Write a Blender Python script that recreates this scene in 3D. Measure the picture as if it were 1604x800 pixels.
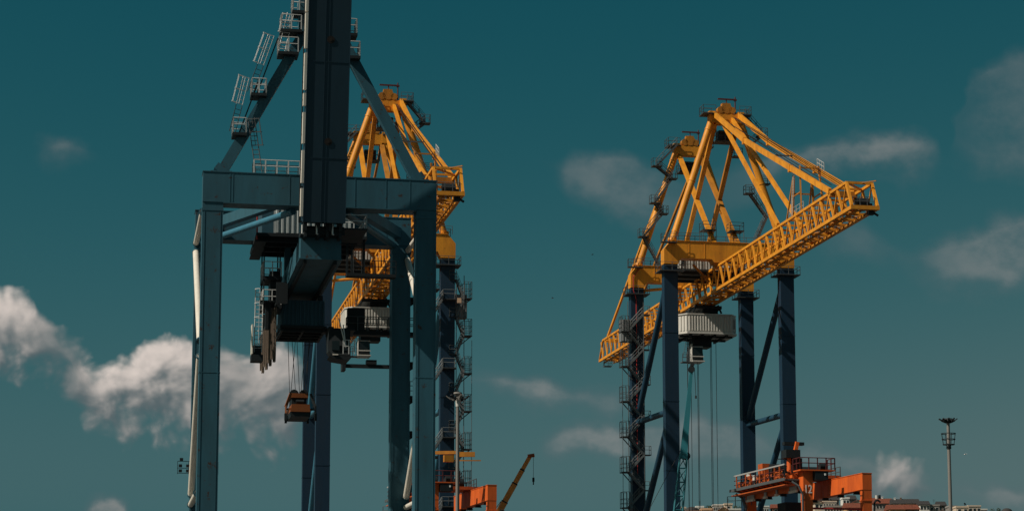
import bpy, math, random
from mathutils import Vector, Matrix
R = math.radians
random.seed(7)
for o in list(bpy.data.objects): bpy.data.objects.remove(o)
S = bpy.context.scene
C = S.collection

# ------------------------------------------------------------------ camera
EYE = 6.0
PITCH = 7.8333
cd = bpy.data.cameras.new('camera'); cam = bpy.data.objects.new('camera', cd); C.objects.link(cam)
cam.location = (0, 0, EYE); cam.rotation_euler = (R(90 + PITCH), 0, 0)
cd.sensor_width = 36.0; cd.lens = 36.0 * 3300 / 1604; cd.shift_y = 180 / 1604.0
cd.clip_start = 1; cd.clip_end = 20000
S.camera = cam
S.render.resolution_x = 1024; S.render.resolution_y = 510

# ------------------------------------------------------------------ world, sun, exposure
QUAY = R(10.743)                                   # the quay rails run this far off square to the lens
AZ, EL = R(15), R(43)
vx, vy = math.cos(QUAY), math.sin(QUAY)
sun_h = Vector((-vx * math.cos(AZ) + vy * math.sin(AZ), -vy * math.cos(AZ) - vx * math.sin(AZ), 0)).normalized()
to_sun = sun_h * math.cos(EL) + Vector((0, 0, math.sin(EL)))
sl = bpy.data.lights.new('sun', 'SUN'); sun = bpy.data.objects.new('sun', sl); C.objects.link(sun)
sl.energy = 4.5; sl.angle = R(0.5); sl.color = (1.0, 0.91, 0.79)
sun.rotation_euler = (-to_sun).to_track_quat('-Z', 'Y').to_euler(); sun.location = (0, 0, 120)

W = bpy.data.worlds.new('World'); S.world = W; W.use_nodes = True
SKY_STRENGTH = 0.06
SKY_RGB = (.0092, .0840, .111)                     # clear-sky radiance at the top of the view
S.view_settings.view_transform = 'Standard'; S.view_settings.look = 'None'
S.view_settings.gamma = 1.0; S.view_settings.exposure = -0.2
S.view_settings.use_curve_mapping = False
S.render.engine = 'CYCLES'
S.cycles.max_bounces = 4; S.cycles.diffuse_bounces = 3; S.cycles.glossy_bounces = 2; S.cycles.transmission_bounces = 2
S.cycles.use_adaptive_sampling = True; S.cycles.adaptive_threshold = .015
W.cycles.sampling_method = 'MANUAL'; W.cycles.sample_map_resolution = 512

# heaped clouds: bearing, top and base height (tangents) and how bright the heap stands there
HEAPS = [(-0.2465, 0.1723, 0.1413, 1.00), (-0.2373, 0.1742, 0.1419, 1.00), (-0.2305, 0.1711, 0.1431, 0.95), (-0.2265, 0.1624, 0.1425, 0.68), (-0.2198, 0.1543, 0.1376, 0.52), (-0.2136, 0.1499, 0.1339, 0.50), (-0.2082, 0.1450, 0.1191, 0.66), (-0.2031, 0.1391, 0.1136, 0.90), (-0.1980, 0.1400, 0.1130, 1.00), (-0.1905, 0.1450, 0.1130, 1.00), (-0.1798, 0.1481, 0.1123, 1.00), (-0.1723, 0.1527, 0.1117, 1.00), (-0.1656, 0.1558, 0.1105, 1.00), (-0.1570, 0.1540, 0.1081, 1.00), (-0.1508, 0.1506, 0.1068, 0.92), (-0.1400, 0.1475, 0.1062, 0.74), (-0.1292, 0.1444, 0.1056, 0.74), (-0.1231, 0.1462, 0.1056, 0.82), (-0.1109, 0.1469, 0.1068, 0.76), (-0.1031, 0.1400, 0.1087, 0.62), (-0.0971, 0.1283, 0.1130, 0.40), (-0.0906, 0.1160, 0.1283, 0.00), (0.1509, 0.0703, 0.0885, 0.00), (0.1670, 0.0818, 0.0879, 0.30), (0.1726, 0.0891, 0.0812, 0.66), (0.1803, 0.0919, 0.0782, 0.72), (0.1878, 0.0891, 0.0782, 0.62), (0.1968, 0.0848, 0.0788, 0.44), (0.2042, 0.0779, 0.0824, 0.20), (0.2431, 0.0703, 0.0885, 0.00)]
# thinner layers, read the same way
LAYERS = [[(-0.2488, 0.2441, 0.2472, 0.00), (-0.2317, 0.2425, 0.2409, 0.00), (-0.2257, 0.2498, 0.2384, 0.26), (-0.2150, 0.2536, 0.2371, 0.42), (-0.2041, 0.2523, 0.2384, 0.36), (-0.1977, 0.2441, 0.2425, 0.00), (0.0118, 0.2409, 0.2441, 0.00), (0.0186, 0.2409, 0.2371, 0.16), (0.0273, 0.2447, 0.2298, 0.39), (0.0428, 0.2460, 0.2219, 0.45), (0.0568, 0.2453, 0.2124, 0.43), (0.0645, 0.2422, 0.2093, 0.39), (0.0769, 0.2371, 0.2093, 0.31), (0.0907, 0.2282, 0.2093, 0.14), (0.1079, 0.2384, 0.2156, 0.20), (0.1204, 0.2453, 0.2251, 0.34), (0.1313, 0.2485, 0.2339, 0.46), (0.1484, 0.2498, 0.2326, 0.54), (0.1702, 0.2511, 0.2320, 0.60), (0.1919, 0.2517, 0.2320, 0.56), (0.2012, 0.2479, 0.2326, 0.42), (0.2086, 0.2371, 0.2371, 0.05), (0.2170, 0.2600, 0.2377, 0.16), (0.2270, 0.2824, 0.2330, 0.30), (0.2414, 0.2920, 0.2330, 0.36), (0.2505, 0.2952, 0.2330, 0.36)],
 [(-0.2449, 0.1252, 0.1314, 0.00), (-0.0266, 0.1299, 0.1314, 0.00), (-0.0190, 0.1351, 0.1237, 0.34), (-0.0037, 0.1366, 0.1216, 0.52), (0.0132, 0.1363, 0.1191, 0.60), (0.0223, 0.1345, 0.1160, 0.62), (0.0284, 0.1296, 0.1160, 0.40), (0.0361, 0.1314, 0.1145, 0.44), (0.0483, 0.1302, 0.1130, 0.36), (0.0559, 0.1237, 0.1191, 0.05), (0.1413, 0.2030, 0.2046, 0.00), (0.1507, 0.2093, 0.1951, 0.24), (0.1662, 0.2109, 0.1929, 0.30), (0.1800, 0.2061, 0.1936, 0.20), (0.1858, 0.1936, 0.1857, 0.12), (0.1936, 0.1942, 0.1811, 0.30), (0.2092, 0.2024, 0.1779, 0.44), (0.2248, 0.2093, 0.1773, 0.52), (0.2389, 0.2131, 0.1779, 0.55), (0.2479, 0.2140, 0.1786, 0.55)],
 [(-0.2431, 0.0703, 0.0733, 0.00), (-0.2052, 0.0703, 0.0687, 0.00), (-0.2001, 0.0739, 0.0666, 0.80), (-0.1902, 0.0751, 0.0657, 0.95), (-0.1810, 0.0727, 0.0666, 0.70), (-0.1758, 0.0684, 0.0691, 0.00), (-0.0310, 0.0824, 0.0885, 0.00), (0.0070, 0.1007, 0.1007, 0.00), (0.0177, 0.1062, 0.0958, 0.42), (0.0299, 0.1105, 0.0934, 0.64), (0.0451, 0.1117, 0.0922, 0.66), (0.0558, 0.1130, 0.0900, 0.58), (0.0696, 0.1173, 0.0900, 0.46), (0.0848, 0.1185, 0.0891, 0.52), (0.1000, 0.1160, 0.0891, 0.52), (0.1152, 0.1105, 0.0900, 0.40), (0.1333, 0.1025, 0.0861, 0.44), (0.1516, 0.1038, 0.0848, 0.48), (0.1668, 0.0995, 0.0839, 0.40), (0.1817, 0.0900, 0.0809, 0.20), (0.1999, 0.0870, 0.0779, 0.16), (0.2210, 0.0830, 0.0727, 0.34), (0.2317, 0.0855, 0.0703, 0.52), (0.2435, 0.0836, 0.0697, 0.50)]]
def cloud_nodes(tree_nodes, links, dirsock, heaps_only, detail):
    N, L = tree_nodes, links
    def math_(op, a, b=None, c=None):
        n = N.new('ShaderNodeMath'); n.operation = op
        for i, q in enumerate((a, b, c)):
            if q is None: continue
            if isinstance(q, (int, float)): n.inputs[i].default_value = q
            else: L.new(q, n.inputs[i])
        return n.outputs[0]
    def smooth(q, a, b, lo=0.0, hi=1.0):
        n = N.new('ShaderNodeMapRange'); n.interpolation_type = 'SMOOTHSTEP'
        for i, w in ((1, a), (2, b), (3, lo), (4, hi)): n.inputs[i].default_value = w
        L.new(q, n.inputs[0]); return n.outputs[0]
    sp = N.new('ShaderNodeSeparateXYZ'); L.new(dirsock, sp.inputs[0])
    y = math_('MAXIMUM', sp.outputs[1], 0.02)
    X = math_('DIVIDE', sp.outputs[0], y); Z = math_('DIVIDE', sp.outputs[2], y)
    inside = math_('MULTIPLY', math_('GREATER_THAN', sp.outputs[1], .05), math_('LESS_THAN', math_('ABSOLUTE', X), .31))
    cb = N.new('ShaderNodeCombineXYZ'); L.new(X, cb.inputs[0]); L.new(math_('MULTIPLY', Z, 1.2), cb.inputs[1]); p = cb.outputs[0]
    def noise(scale, det, rough, w):
        n = N.new('ShaderNodeTexNoise'); n.noise_dimensions = '3D'
        n.inputs['Scale'].default_value = scale; n.inputs['Detail'].default_value = det; n.inputs['Roughness'].default_value = rough
        o = N.new('ShaderNodeVectorMath'); o.operation = 'ADD'; L.new(p, o.inputs[0]); o.inputs[1].default_value = (w, w * .7, w * 1.3); L.new(o.outputs[0], n.inputs['Vector'])
        return n
    def curve(u, fn):
        fc = N.new('ShaderNodeFloatCurve'); c = fc.mapping.curves[0]; K_ = 96
        c.points[0].location = (0, fn(-.3125)); c.points[1].location = (1, fn(.3125))
        for i in range(1, K_): c.points.new(i / K_, fn((i / K_ - .5) / 1.6))
        fc.mapping.extend = 'HORIZONTAL'; fc.mapping.update(); L.new(u, fc.inputs[1]); return fc.outputs[0]
    w1 = noise(26, 2.5, .5, 1.7)
    ws = N.new('ShaderNodeSeparateColor'); L.new(w1.outputs['Color'], ws.inputs[0])
    wx = math_('MULTIPLY_ADD', math_('SUBTRACT', ws.outputs[0], .5), .026, X)
    wz = math_('MULTIPLY_ADD', math_('SUBTRACT', ws.outputs[1], .5), .020, Z)
    u = math_('MULTIPLY_ADD', wx, 1.6, .5)
    def interp(tab, k):
        def fn(x):
            for a, b in zip(tab, tab[1:]):
                if a[0] <= x <= b[0]:
                    t = (x - a[0]) / (b[0] - a[0]); t = t * t * (3 - 2 * t); return a[k] + (b[k] - a[k]) * t
            return tab[0][k] if x < 0 else tab[-1][k]
        return fn
    top, base, amp = curve(u, interp(HEAPS, 1)), curve(u, interp(HEAPS, 2)), curve(u, interp(HEAPS, 3))
    vo = N.new('ShaderNodeTexVoronoi'); vo.voronoi_dimensions = '2D'; vo.feature = 'SMOOTH_F1'; vo.inputs['Scale'].default_value = 44; vo.inputs['Smoothness'].default_value = .7
    vo.inputs['Detail'].default_value = 2.2; vo.inputs['Roughness'].default_value = .5; vo.inputs['Lacunarity'].default_value = 2.4
    cw = N.new('ShaderNodeCombineXYZ'); L.new(wx, cw.inputs[0]); L.new(wz, cw.inputs[1]); L.new(cw.outputs[0], vo.inputs['Vector'])
    puff = math_('SUBTRACT', .55, vo.outputs['Distance'])
    h = math_('MINIMUM', math_('MULTIPLY', math_('SUBTRACT', top, wz), 1 / .0095), math_('MULTIPLY', math_('SUBTRACT', math_('MULTIPLY', math_('ADD', wz, Z), .5), base), 1 / .017))
    h = math_('MINIMUM', h, 1.1)
    fz = noise(70, detail, .6, 8.3)
    heap = math_('ADD', math_('ADD', h, math_('MULTIPLY_ADD', puff, 1.35, .40)), math_('MULTIPLY', math_('SUBTRACT', fz.outputs[0], .5), .85))
    if heaps_only: return heap
    cover = math_('MULTIPLY', math_('MULTIPLY', smooth(heap, -.35, .75), inside), smooth(amp, 0, .75))
    up = smooth(math_('DIVIDE', math_('SUBTRACT', wz, base), math_('MAXIMUM', math_('SUBTRACT', top, base), .006)), .05, 1.0)
    f1 = noise(23, 6, .60, 5.2)
    wisp = math_('MULTIPLY', math_('SUBTRACT', f1.outputs[0], .46), 4.2)
    total = None
    for tab in LAYERS:
        t_, b_, a_ = curve(u, interp(tab, 1)), curve(u, interp(tab, 2)), curve(u, interp(tab, 3))
        q = math_('MINIMUM', math_('MULTIPLY', math_('SUBTRACT', t_, wz), 1 / .0055), math_('MULTIPLY', math_('SUBTRACT', wz, b_), 1 / .0085))
        q = math_('ADD', math_('MINIMUM', q, 1.0), wisp)
        v = math_('MULTIPLY', smooth(q, -.5, 1.8), a_)
        total = v if total is None else math_('ADD', total, v)
    total = math_('MULTIPLY', total, math_('MULTIPLY', inside, 1.2))
    n0 = N.new('ShaderNodeTexNoise'); n0.inputs['Scale'].default_value = 4.5; n0.inputs['Detail'].default_value = 3
    L.new(dirsock, n0.inputs['Vector'])
    side = math_('MAXIMUM', math_('MULTIPLY', math_('SUBTRACT', math_('ABSOLUTE', X), .27), 9), math_('MULTIPLY', math_('SUBTRACT', Z, .36), 5))
    gen = math_('MULTIPLY', math_('MULTIPLY', math_('MAXIMUM', math_('SUBTRACT', n0.outputs[0], .50), 0), 2.6), math_('MINIMUM', math_('MAXIMUM', side, 0), 1))
    total = math_('ADD', total, gen)                # the same broken cloud goes on outside the view
    thin = total
    return cover, up, amp, heap, thin, f1.outputs[0], math_, smooth

def build_world():
    nt = W.node_tree; N, L = nt.nodes, nt.links; N.clear()
    out = N.new('ShaderNodeOutputWorld'); bg = N.new('ShaderNodeBackground'); bg.inputs[1].default_value = SKY_STRENGTH
    L.new(bg.outputs[0], out.inputs[0])
    tc = N.new('ShaderNodeTexCoord'); D = tc.outputs['Generated']
    cover, up, amp, heap, thin, fn_, m, smooth = cloud_nodes(N, L, D, False, 6)
    off = N.new('ShaderNodeVectorMath'); off.operation = 'ADD'; off.inputs[1].default_value = (-.0032, 0, .0040); L.new(D, off.inputs[0])
    heap1 = cloud_nodes(N, L, off.outputs[0], True, 4)
    sky = N.new('ShaderNodeTexSky'); sky.sky_type = 'NISHITA'; sky.sun_disc = False
    sky.sun_elevation = EL; sky.sun_rotation = math.atan2(sun_h.x, sun_h.y)
    sky.altitude = 0; sky.air_density = 1.0; sky.dust_density = 1.6; sky.ozone_density = 2.5
    # teal grade of the clear sky, driven by its own brightness
    se = N.new('ShaderNodeSeparateColor'); L.new(sky.outputs[0], se.inputs[0])
    t = m('MULTIPLY', se.outputs[1], 1 / 2.405); k = 1.0 / SKY_STRENGTH
    gg = m('MULTIPLY', m('POWER', t, 1.11), SKY_RGB[1] * k)
    rr = m('MINIMUM', m('MULTIPLY', m('POWER', t, 3.8), SKY_RGB[0] * k), m('MULTIPLY', gg, .8))
    bb = m('MULTIPLY', m('POWER', t, .70), SKY_RGB[2] * k)
    co = N.new('ShaderNodeCombineColor')
    for i, q in enumerate((rr, gg, bb)): L.new(q, co.inputs[i])
    def mix(f, a, b):
        n = N.new('ShaderNodeMix'); n.data_type = 'RGBA'; L.new(f, n.inputs[0])
        for i, q in ((6, a), (7, b)):
            if isinstance(q, tuple): n.inputs[i].default_value = (*[c * k for c in q], 1)
            else: L.new(q, n.inputs[i])
        return n.outputs[2]
    thin_col = mix(smooth(thin, .12, .80), (.112, .156, .170), (.25, .265, .262))
    c1 = mix(m('MINIMUM', thin, .95), co.outputs[0], thin_col)
    rel = m('MULTIPLY', m('SUBTRACT', heap, heap1), .48)
    lit = m('ADD', m('MULTIPLY_ADD', up, .50, .10), rel)
    lit = m('MULTIPLY', smooth(lit, -.25, 1.15), m('MULTIPLY', amp, amp))
    heap_col = mix(lit, (.108, .145, .157), (.80, .70, .635))
    L.new(mix(m('MULTIPLY', cover, .96), c1, heap_col), bg.inputs[0])
build_world()

# ------------------------------------------------------------------ materials
MATS = {}
def mat(name, col, rough=.5, metal=0.0, dirt=.35, dirtcol=None, scale=.6, streak=True, rust=0.0, bump=0.0, emit=None):
    if name in MATS: return MATS[name]
    m = bpy.data.materials.new(name); m.use_nodes = True; MATS[name] = m
    N, L = m.node_tree.nodes, m.node_tree.links
    b = N['Principled BSDF']; b.inputs['Roughness'].default_value = rough; b.inputs['Metallic'].default_value = metal
    b.inputs['Specular IOR Level'].default_value = .35
    tc = N.new('ShaderNodeTexCoord'); mp = N.new('ShaderNodeMapping'); L.new(tc.outputs['Object'], mp.inputs[0])
    mp.inputs['Scale'].default_value = (1, 1, .18 if streak else 1)
    n1 = N.new('ShaderNodeTexNoise'); n1.inputs['Scale'].default_value = scale; n1.inputs['Detail'].default_value = 7; n1.inputs['Roughness'].default_value = .65
    L.new(mp.outputs[0], n1.inputs['Vector'])
    n2 = N.new('ShaderNodeTexNoise'); n2.inputs['Scale'].default_value = scale * 6; n2.inputs['Detail'].default_value = 4
    L.new(mp.outputs[0], n2.inputs['Vector'])
    r1 = N.new('ShaderNodeMapRange'); r1.inputs[1].default_value = .40; r1.inputs[2].default_value = .72; L.new(n1.outputs[0], r1.inputs[0])
    a = N.new('ShaderNodeMath'); a.operation = 'MULTIPLY'; L.new(r1.outputs[0], a.inputs[0]); a.inputs[1].default_value = dirt
    mx = N.new('ShaderNodeMix'); mx.data_type = 'RGBA'; L.new(a.outputs[0], mx.inputs[0])
    mx.inputs[6].default_value = (*col, 1)
    dc = dirtcol or tuple(c * .45 + .012 for c in col); mx.inputs[7].default_value = (*dc, 1)
    v = N.new('ShaderNodeMix'); v.data_type = 'RGBA'; v.blend_type = 'MULTIPLY'; v.inputs[0].default_value = 1
    r2 = N.new('ShaderNodeMapRange'); r2.inputs[3].default_value = .82; r2.inputs[4].default_value = 1.14; L.new(n2.outputs[0], r2.inputs[0])
    L.new(mx.outputs[2], v.inputs[6]); L.new(r2.outputs[0], v.inputs[7])
    col_out = v.outputs[2]
    if rust:
        n3 = N.new('ShaderNodeTexNoise'); n3.inputs['Scale'].default_value = 1.7; n3.inputs['Detail'].default_value = 6; n3.inputs['Roughness'].default_value = .7
        L.new(tc.outputs['Object'], n3.inputs['Vector'])
        r3 = N.new('ShaderNodeMapRange'); r3.inputs[1].default_value = .70 - rust * .1; r3.inputs[2].default_value = .76 - rust * .1; L.new(n3.outputs[0], r3.inputs[0])
        x3 = N.new('ShaderNodeMix'); x3.data_type = 'RGBA'; L.new(r3.outputs[0], x3.inputs[0]); L.new(col_out, x3.inputs[6]); x3.inputs[7].default_value = (.05, .022, .012, 1)
        col_out = x3.outputs[2]
    L.new(col_out, b.inputs['Base Color'])
    rr = N.new('ShaderNodeMapRange'); rr.inputs[3].default_value = max(.05, rough - .12); rr.inputs[4].default_value = min(1, rough + .15)
    L.new(n1.outputs[0], rr.inputs[0]); L.new(rr.outputs[0], b.inputs['Roughness'])
    if bump:
        bp = N.new('ShaderNodeBump'); bp.inputs['Strength'].default_value = bump; bp.inputs['Distance'].default_value = .03
        L.new(n1.outputs[0], bp.inputs['Height']); L.new(bp.outputs[0], b.inputs['Normal'])
    return m

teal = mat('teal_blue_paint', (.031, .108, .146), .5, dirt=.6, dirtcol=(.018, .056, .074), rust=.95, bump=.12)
teal_boom = mat('dark_teal_boom', (.012, .038, .058), .5, dirt=.4, scale=.35, bump=.25)  # darker tone of the crane's teal, on the raised boom only
lit_blue = mat('sunlit_blue_tube', (.05, .185, .265), .45, dirt=.3)  # brighter blue: sunlight from the left is put into these tubes' colour
navy = mat('navy_leg_paint', (.008, .030, .058), .5, dirt=.4, bump=.2)
sidetube = mat('navy_brace_paint', (.014, .055, .095), .45, dirt=.35)
yellow = mat('crane_yellow_paint', (.80, .318, .022), .5, dirt=.7, dirtcol=(.38, .13, .016), scale=.8, rust=.55)
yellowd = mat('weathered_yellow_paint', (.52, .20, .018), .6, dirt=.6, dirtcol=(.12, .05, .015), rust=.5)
white = mat('white_tube_paint', (.74, .69, .60), .5, dirt=.25, dirtcol=(.5, .42, .33))
corr = mat('pale_grey_sheet', (.62, .60, .55), .5, dirt=.35, dirtcol=(.33, .31, .28))
corrb = mat('blue_sheet', (.03, .09, .125), .5, dirt=.3)
railw = mat('galvanised_rail', (.62, .62, .60), .45, .3, dirt=.2)
raild = mat('dark_rail', (.10, .11, .115), .6, .2, dirt=.4)
railg = mat('grey_stair_steel', (.17, .185, .19), .6, .2, dirt=.4)
dark = mat('dark_machinery_steel', (.017, .023, .026), .6, .3, dirt=.5)
grate = mat('dark_grating', (.05, .055, .057), .7, .2, dirt=.5)
rope = mat('wire_rope', (.025, .025, .027), .6, .4, dirt=.2)
glass = mat('dark_window_glass', (.015, .02, .022), .12, dirt=.05)
orange = mat('gantry_orange_paint', (.72, .130, .020), .55, dirt=.65, dirtcol=(.34, .055, .013), scale=1.0, rust=.5)
oranged = mat('weathered_orange_paint', (.50, .10, .02), .6, dirt=.6, dirtcol=(.13, .035, .012), rust=.4)
sprd = mat('spreader_orange_paint', (.21, .060, .012), .6, dirt=.6, dirtcol=(.09, .035, .012), rust=.5)
maroon = mat('maroon_paint', (.10, .02, .02), .6)
cable = mat('beige_festoon_cable', (.15, .11, .08), .7, dirt=.6, dirtcol=(.06, .045, .035), scale=2)
latt = mat('turquoise_crane_paint', (.022, .165, .20), .5, dirt=.35)
concretepole = mat('weathered_mast_steel', (.20, .19, .175), .7, dirt=.5, dirtcol=(.2, .18, .16))
redpaint = mat('red_pipe_paint', (.40, .035, .03), .5)
letter = mat('white_lettering', (.85, .85, .82), .5, dirt=.1)
peach = mat('peach_notice_board', (.75, .50, .33), .6)
ground_m = mat('quay_asphalt', (.075, .075, .072), .85, dirt=.6, dirtcol=(.045, .045, .043), scale=.05, streak=False)
hill_m = mat('scrubby_hillside', (.075, .085, .045), .9, dirt=.7, dirtcol=(.16, .13, .09), scale=.03, streak=False)

# ------------------------------------------------------------------ mesh helpers
def V3(p): return Vector(p)
class MB:
    def __init__(s): s.v = []; s.f = []; s.sm = []
    def _add(s, vs, fs, smooth=False):
        n = len(s.v); s.v += [tuple(q) for q in vs]
        for q in fs: s.f.append(tuple(i + n for i in q)); s.sm.append(smooth)
    def box(s, x0, x1, y0, y1, z0, z1):
        s._add([(x0,y0,z0),(x1,y0,z0),(x1,y1,z0),(x0,y1,z0),(x0,y0,z1),(x1,y0,z1),(x1,y1,z1),(x0,y1,z1)],
               [(0,3,2,1),(4,5,6,7),(0,1,5,4),(1,2,6,5),(2,3,7,6),(3,0,4,7)]); return s
    def beam(s, p, q, w, h=None, w2=None, h2=None, roll=0.0):
        p, q = V3(p), V3(q); h = h or w; d = (q - p).normalized()
        sd = d.cross(Vector((0, 0, 1)))
        if sd.length < .02: sd = Vector((1, 0, 0))
        sd.normalize(); up = sd.cross(d).normalized()
        if roll:
            sd, up = sd * math.cos(roll) + up * math.sin(roll), up * math.cos(roll) - sd * math.sin(roll)
        w2 = w2 or w; h2 = h2 or h
        vs = []
        for c, a, b in ((p, w, h), (q, w2, h2)):
            for i, j in ((-1,-1),(1,-1),(1,1),(-1,1)): vs.append(c + sd * (i * a / 2) + up * (j * b / 2))
        s._add(vs, [(0,1,2,3),(7,6,5,4),(0,4,5,1),(1,5,6,2),(2,6,7,3),(3,7,4,0)]); return s
    def tube(s, p, q, r, r2=None, n=10, cap=True):
        p, q = V3(p), V3(q); r2 = r2 if r2 is not None else r
        d = (q - p).normalized(); sd = d.cross(Vector((0, 0, 1)))
        if sd.length < .02: sd = Vector((1, 0, 0))
        sd.normalize(); up = sd.cross(d)
        ra, rb = [], []
        for i in range(n):
            t = 2 * math.pi * i / n; e = sd * math.cos(t) + up * math.sin(t); ra.append(p + e * r); rb.append(q + e * r2)
        s._add(ra + rb, [(i, (i+1) % n, n + (i+1) % n, n + i)[::-1] for i in range(n)], True)
        if cap:
            s._add(ra, [tuple(range(n))]); s._add(rb, [tuple(reversed(range(n)))])
        return s
    def path(s, pts, r, n=6):
        for a, b in zip(pts, pts[1:]): s.tube(a, b, r, n=n)
        return s
    def prism(s, poly, ext):
        n = len(poly); e = V3(ext); a = [V3(q) for q in poly]
        s._add(a + [q + e for q in a], [tuple(reversed(range(n))), tuple(range(n, 2*n))] + [(i, (i+1) % n, n + (i+1) % n, n + i) for i in range(n)]); return s
    def rail(s, pts, h=1.1, step=1.4, r=.035, mids=(.55,), square=True):
        pts = [V3(q) for q in pts]; z = Vector((0, 0, 1))
        for a, b in zip(pts, pts[1:]):
            L = (b - a).length; k = max(1, round(L / step))
            for i in range(k + 1):
                c = a.lerp(b, i / k); s.beam(c, c + z * h, r * 2.2, r * 1.6)
            for hh in (h,) + tuple(h * m for m in mids): s.tube(a + z * hh, b + z * hh, r, n=5, cap=False)
        return s
    def ladder(s, p, q, side, w=.5, r=.03, step=.32, cage=None, out=None):
        p, q, sd = V3(p), V3(q), V3(side).normalized() * (w / 2)
        s.tube(p - sd, q - sd, r, n=5); s.tube(p + sd, q + sd, r, n=5)
        k = max(2, int((q - p).length / step))
        for i in range(1, k): c = p.lerp(q, i / k); s.tube(c - sd, c + sd, r * .75, n=4, cap=False)
        if cage:
            o = V3(out).normalized(); t0, t1 = cage; nh = max(2, int((q - p).length * (t1 - t0) / .95)); last = None
            for i in range(nh + 1):
                c = p.lerp(q, t0 + (t1 - t0) * i / nh); ring = []
                for j in range(7):
                    t = math.pi * j / 6; ring.append(c - sd * math.cos(t) * 1.2 + o * (.55 * math.sin(t)))
                for a, b in zip(ring, ring[1:]): s.beam(a, b, .02, .05)
                if last:
                    for j in (1, 3, 5): s.tube(last[j], ring[j], .018, n=4, cap=False)
                last = ring
        return s
    def stair(s, p, q, w=.75, r=.03, treads=True, hand=True):
        p, q = V3(p), V3(q); d = q - p; hd = Vector((d.x, d.y, 0)).normalized(); sd = Vector((-hd.y, hd.x, 0)) * (w / 2); z = Vector((0, 0, 1))
        for e in (-sd, sd):
            s.beam(p + e, q + e, .05, .24)
            if hand:
                s.tube(p + e + z * 1.0, q + e + z * 1.0, r, n=5, cap=False); s.tube(p + e + z * .55, q + e + z * .55, r * .8, n=4, cap=False)
                for i in range(4): c = p.lerp(q, i / 3) + e; s.tube(c, c + z, r, n=4, cap=False)
        if treads:
            k = max(3, int(d.length / .36))
            for i in range(k): c = p.lerp(q, (i + .5) / k); s.beam(c - sd, c + sd, .24, .035)
        return s
    def corrugated(s, p, q, z0, z1, pitch=.34, depth=.09, out=None):
        """ribbed sheet between two plan points, ribs standing out to the right-hand side of p>q"""
        p, q = Vector((p[0], p[1], 0)), Vector((q[0], q[1], 0)); L = (q - p).length; d = (q - p) / L; n = Vector((d.y, -d.x, 0))
        k = max(2, int(L / pitch)); pr = []
        for i in range(k):
            for t, o in ((0, 0), (.42, 0), (.54, 1), (.88, 1)): pr.append(p + d * (L * (i + t) / k) + n * (o * depth))
        pr.append(q)
        m = len(pr)
        s._add([(a.x, a.y, z0) for a in pr] + [(a.x, a.y, z1) for a in pr], [(i, i+1, m+i+1, m+i) for i in range(m-1)]); return s
    def build(s, name, material, parent=None, origin=None):
        me = bpy.data.meshes.new(name)
        vs = s.v
        if origin: vs = [(x - origin[0], y - origin[1], z - origin[2]) for x, y, z in vs]
        me.from_pydata(vs, [], s.f); me.materials.append(material)
        me.polygons.foreach_set('use_smooth', s.sm); me.update()
        o = bpy.data.objects.new(name, me); C.objects.link(o)
        if origin: o.location = origin
        if parent: o.parent = parent
        return o

def build_each(m, name, material, parent):
    """one object for each loose piece in the builder"""
    par = list(range(len(m.v)))
    def find(i):
        while par[i] != i: par[i] = par[par[i]]; i = par[i]
        return i
    for f in m.f:
        for i in f[1:]: par[find(i)] = find(f[0])
    groups = {}
    for f, sm in zip(m.f, m.sm): groups.setdefault(find(f[0]), []).append((f, sm))
    out = []
    for fs in groups.values():
        idx = {}; k = MB()
        for f, sm in fs:
            for i in f: idx.setdefault(i, len(idx))
            k.f.append(tuple(idx[i] for i in f)); k.sm.append(sm)
        k.v = [m.v[i] for i in idx]; out.append(k.build(name, material, parent))
    return out

def thing(name, label, cat, loc=(0, 0, 0), rz=0.0, group=None):
    o = bpy.data.objects.new(name, None); C.objects.link(o); o.location = loc; o.rotation_euler = (0, 0, rz); o.empty_display_size = .5
    o['label'] = label; o['category'] = cat
    if group: o['group'] = group
    return o
def tag(o, label, cat, group=None):
    o['label'] = label; o['category'] = cat
    if group: o['group'] = group
    return o
def lerp(a, b, t): return tuple(x + (y - x) * t for x, y in zip(a, b))

# ------------------------------------------------------------------ setting
g = MB(); g._add([(-9000, -2500, 0), (9000, -2500, 0), (9000, 14000, 0), (-9000, 14000, 0)], [(0, 1, 2, 3)])
go = g.build('ground', ground_m); go['kind'] = 'structure'

def hill_z(x, y):
    t = max(0, min(1, (y - 480) / 560)); t = t * t * (3 - 2 * t)
    crest = 60 + 9 * math.exp(-((x - 170) / 70) ** 2) - 26 / (1 + math.exp((x - 20) / 40.0)) - 10 / (1 + math.exp(-(x - 330) / 50.0))
    t2 = 1 - .6 * max(0, min(1, (y - 1150) / 900))
    return crest * t * t2 + 1.2 * math.sin(x * .05) * math.cos(y * .03) * t - .5
h = MB(); nx, ny = 70, 40
vs = [(-500 + 1300 * i / nx, 460 + 1900 * j / ny, hill_z(-500 + 1300 * i / nx, 460 + 1900 * j / ny)) for j in range(ny + 1) for i in range(nx + 1)]
h._add(vs, [(j*(nx+1)+i, j*(nx+1)+i+1, (j+1)*(nx+1)+i+1, (j+1)*(nx+1)+i) for j in range(ny) for i in range(nx)], True)
ho = h.build('hillside', hill_m); ho['kind'] = 'structure'

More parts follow.
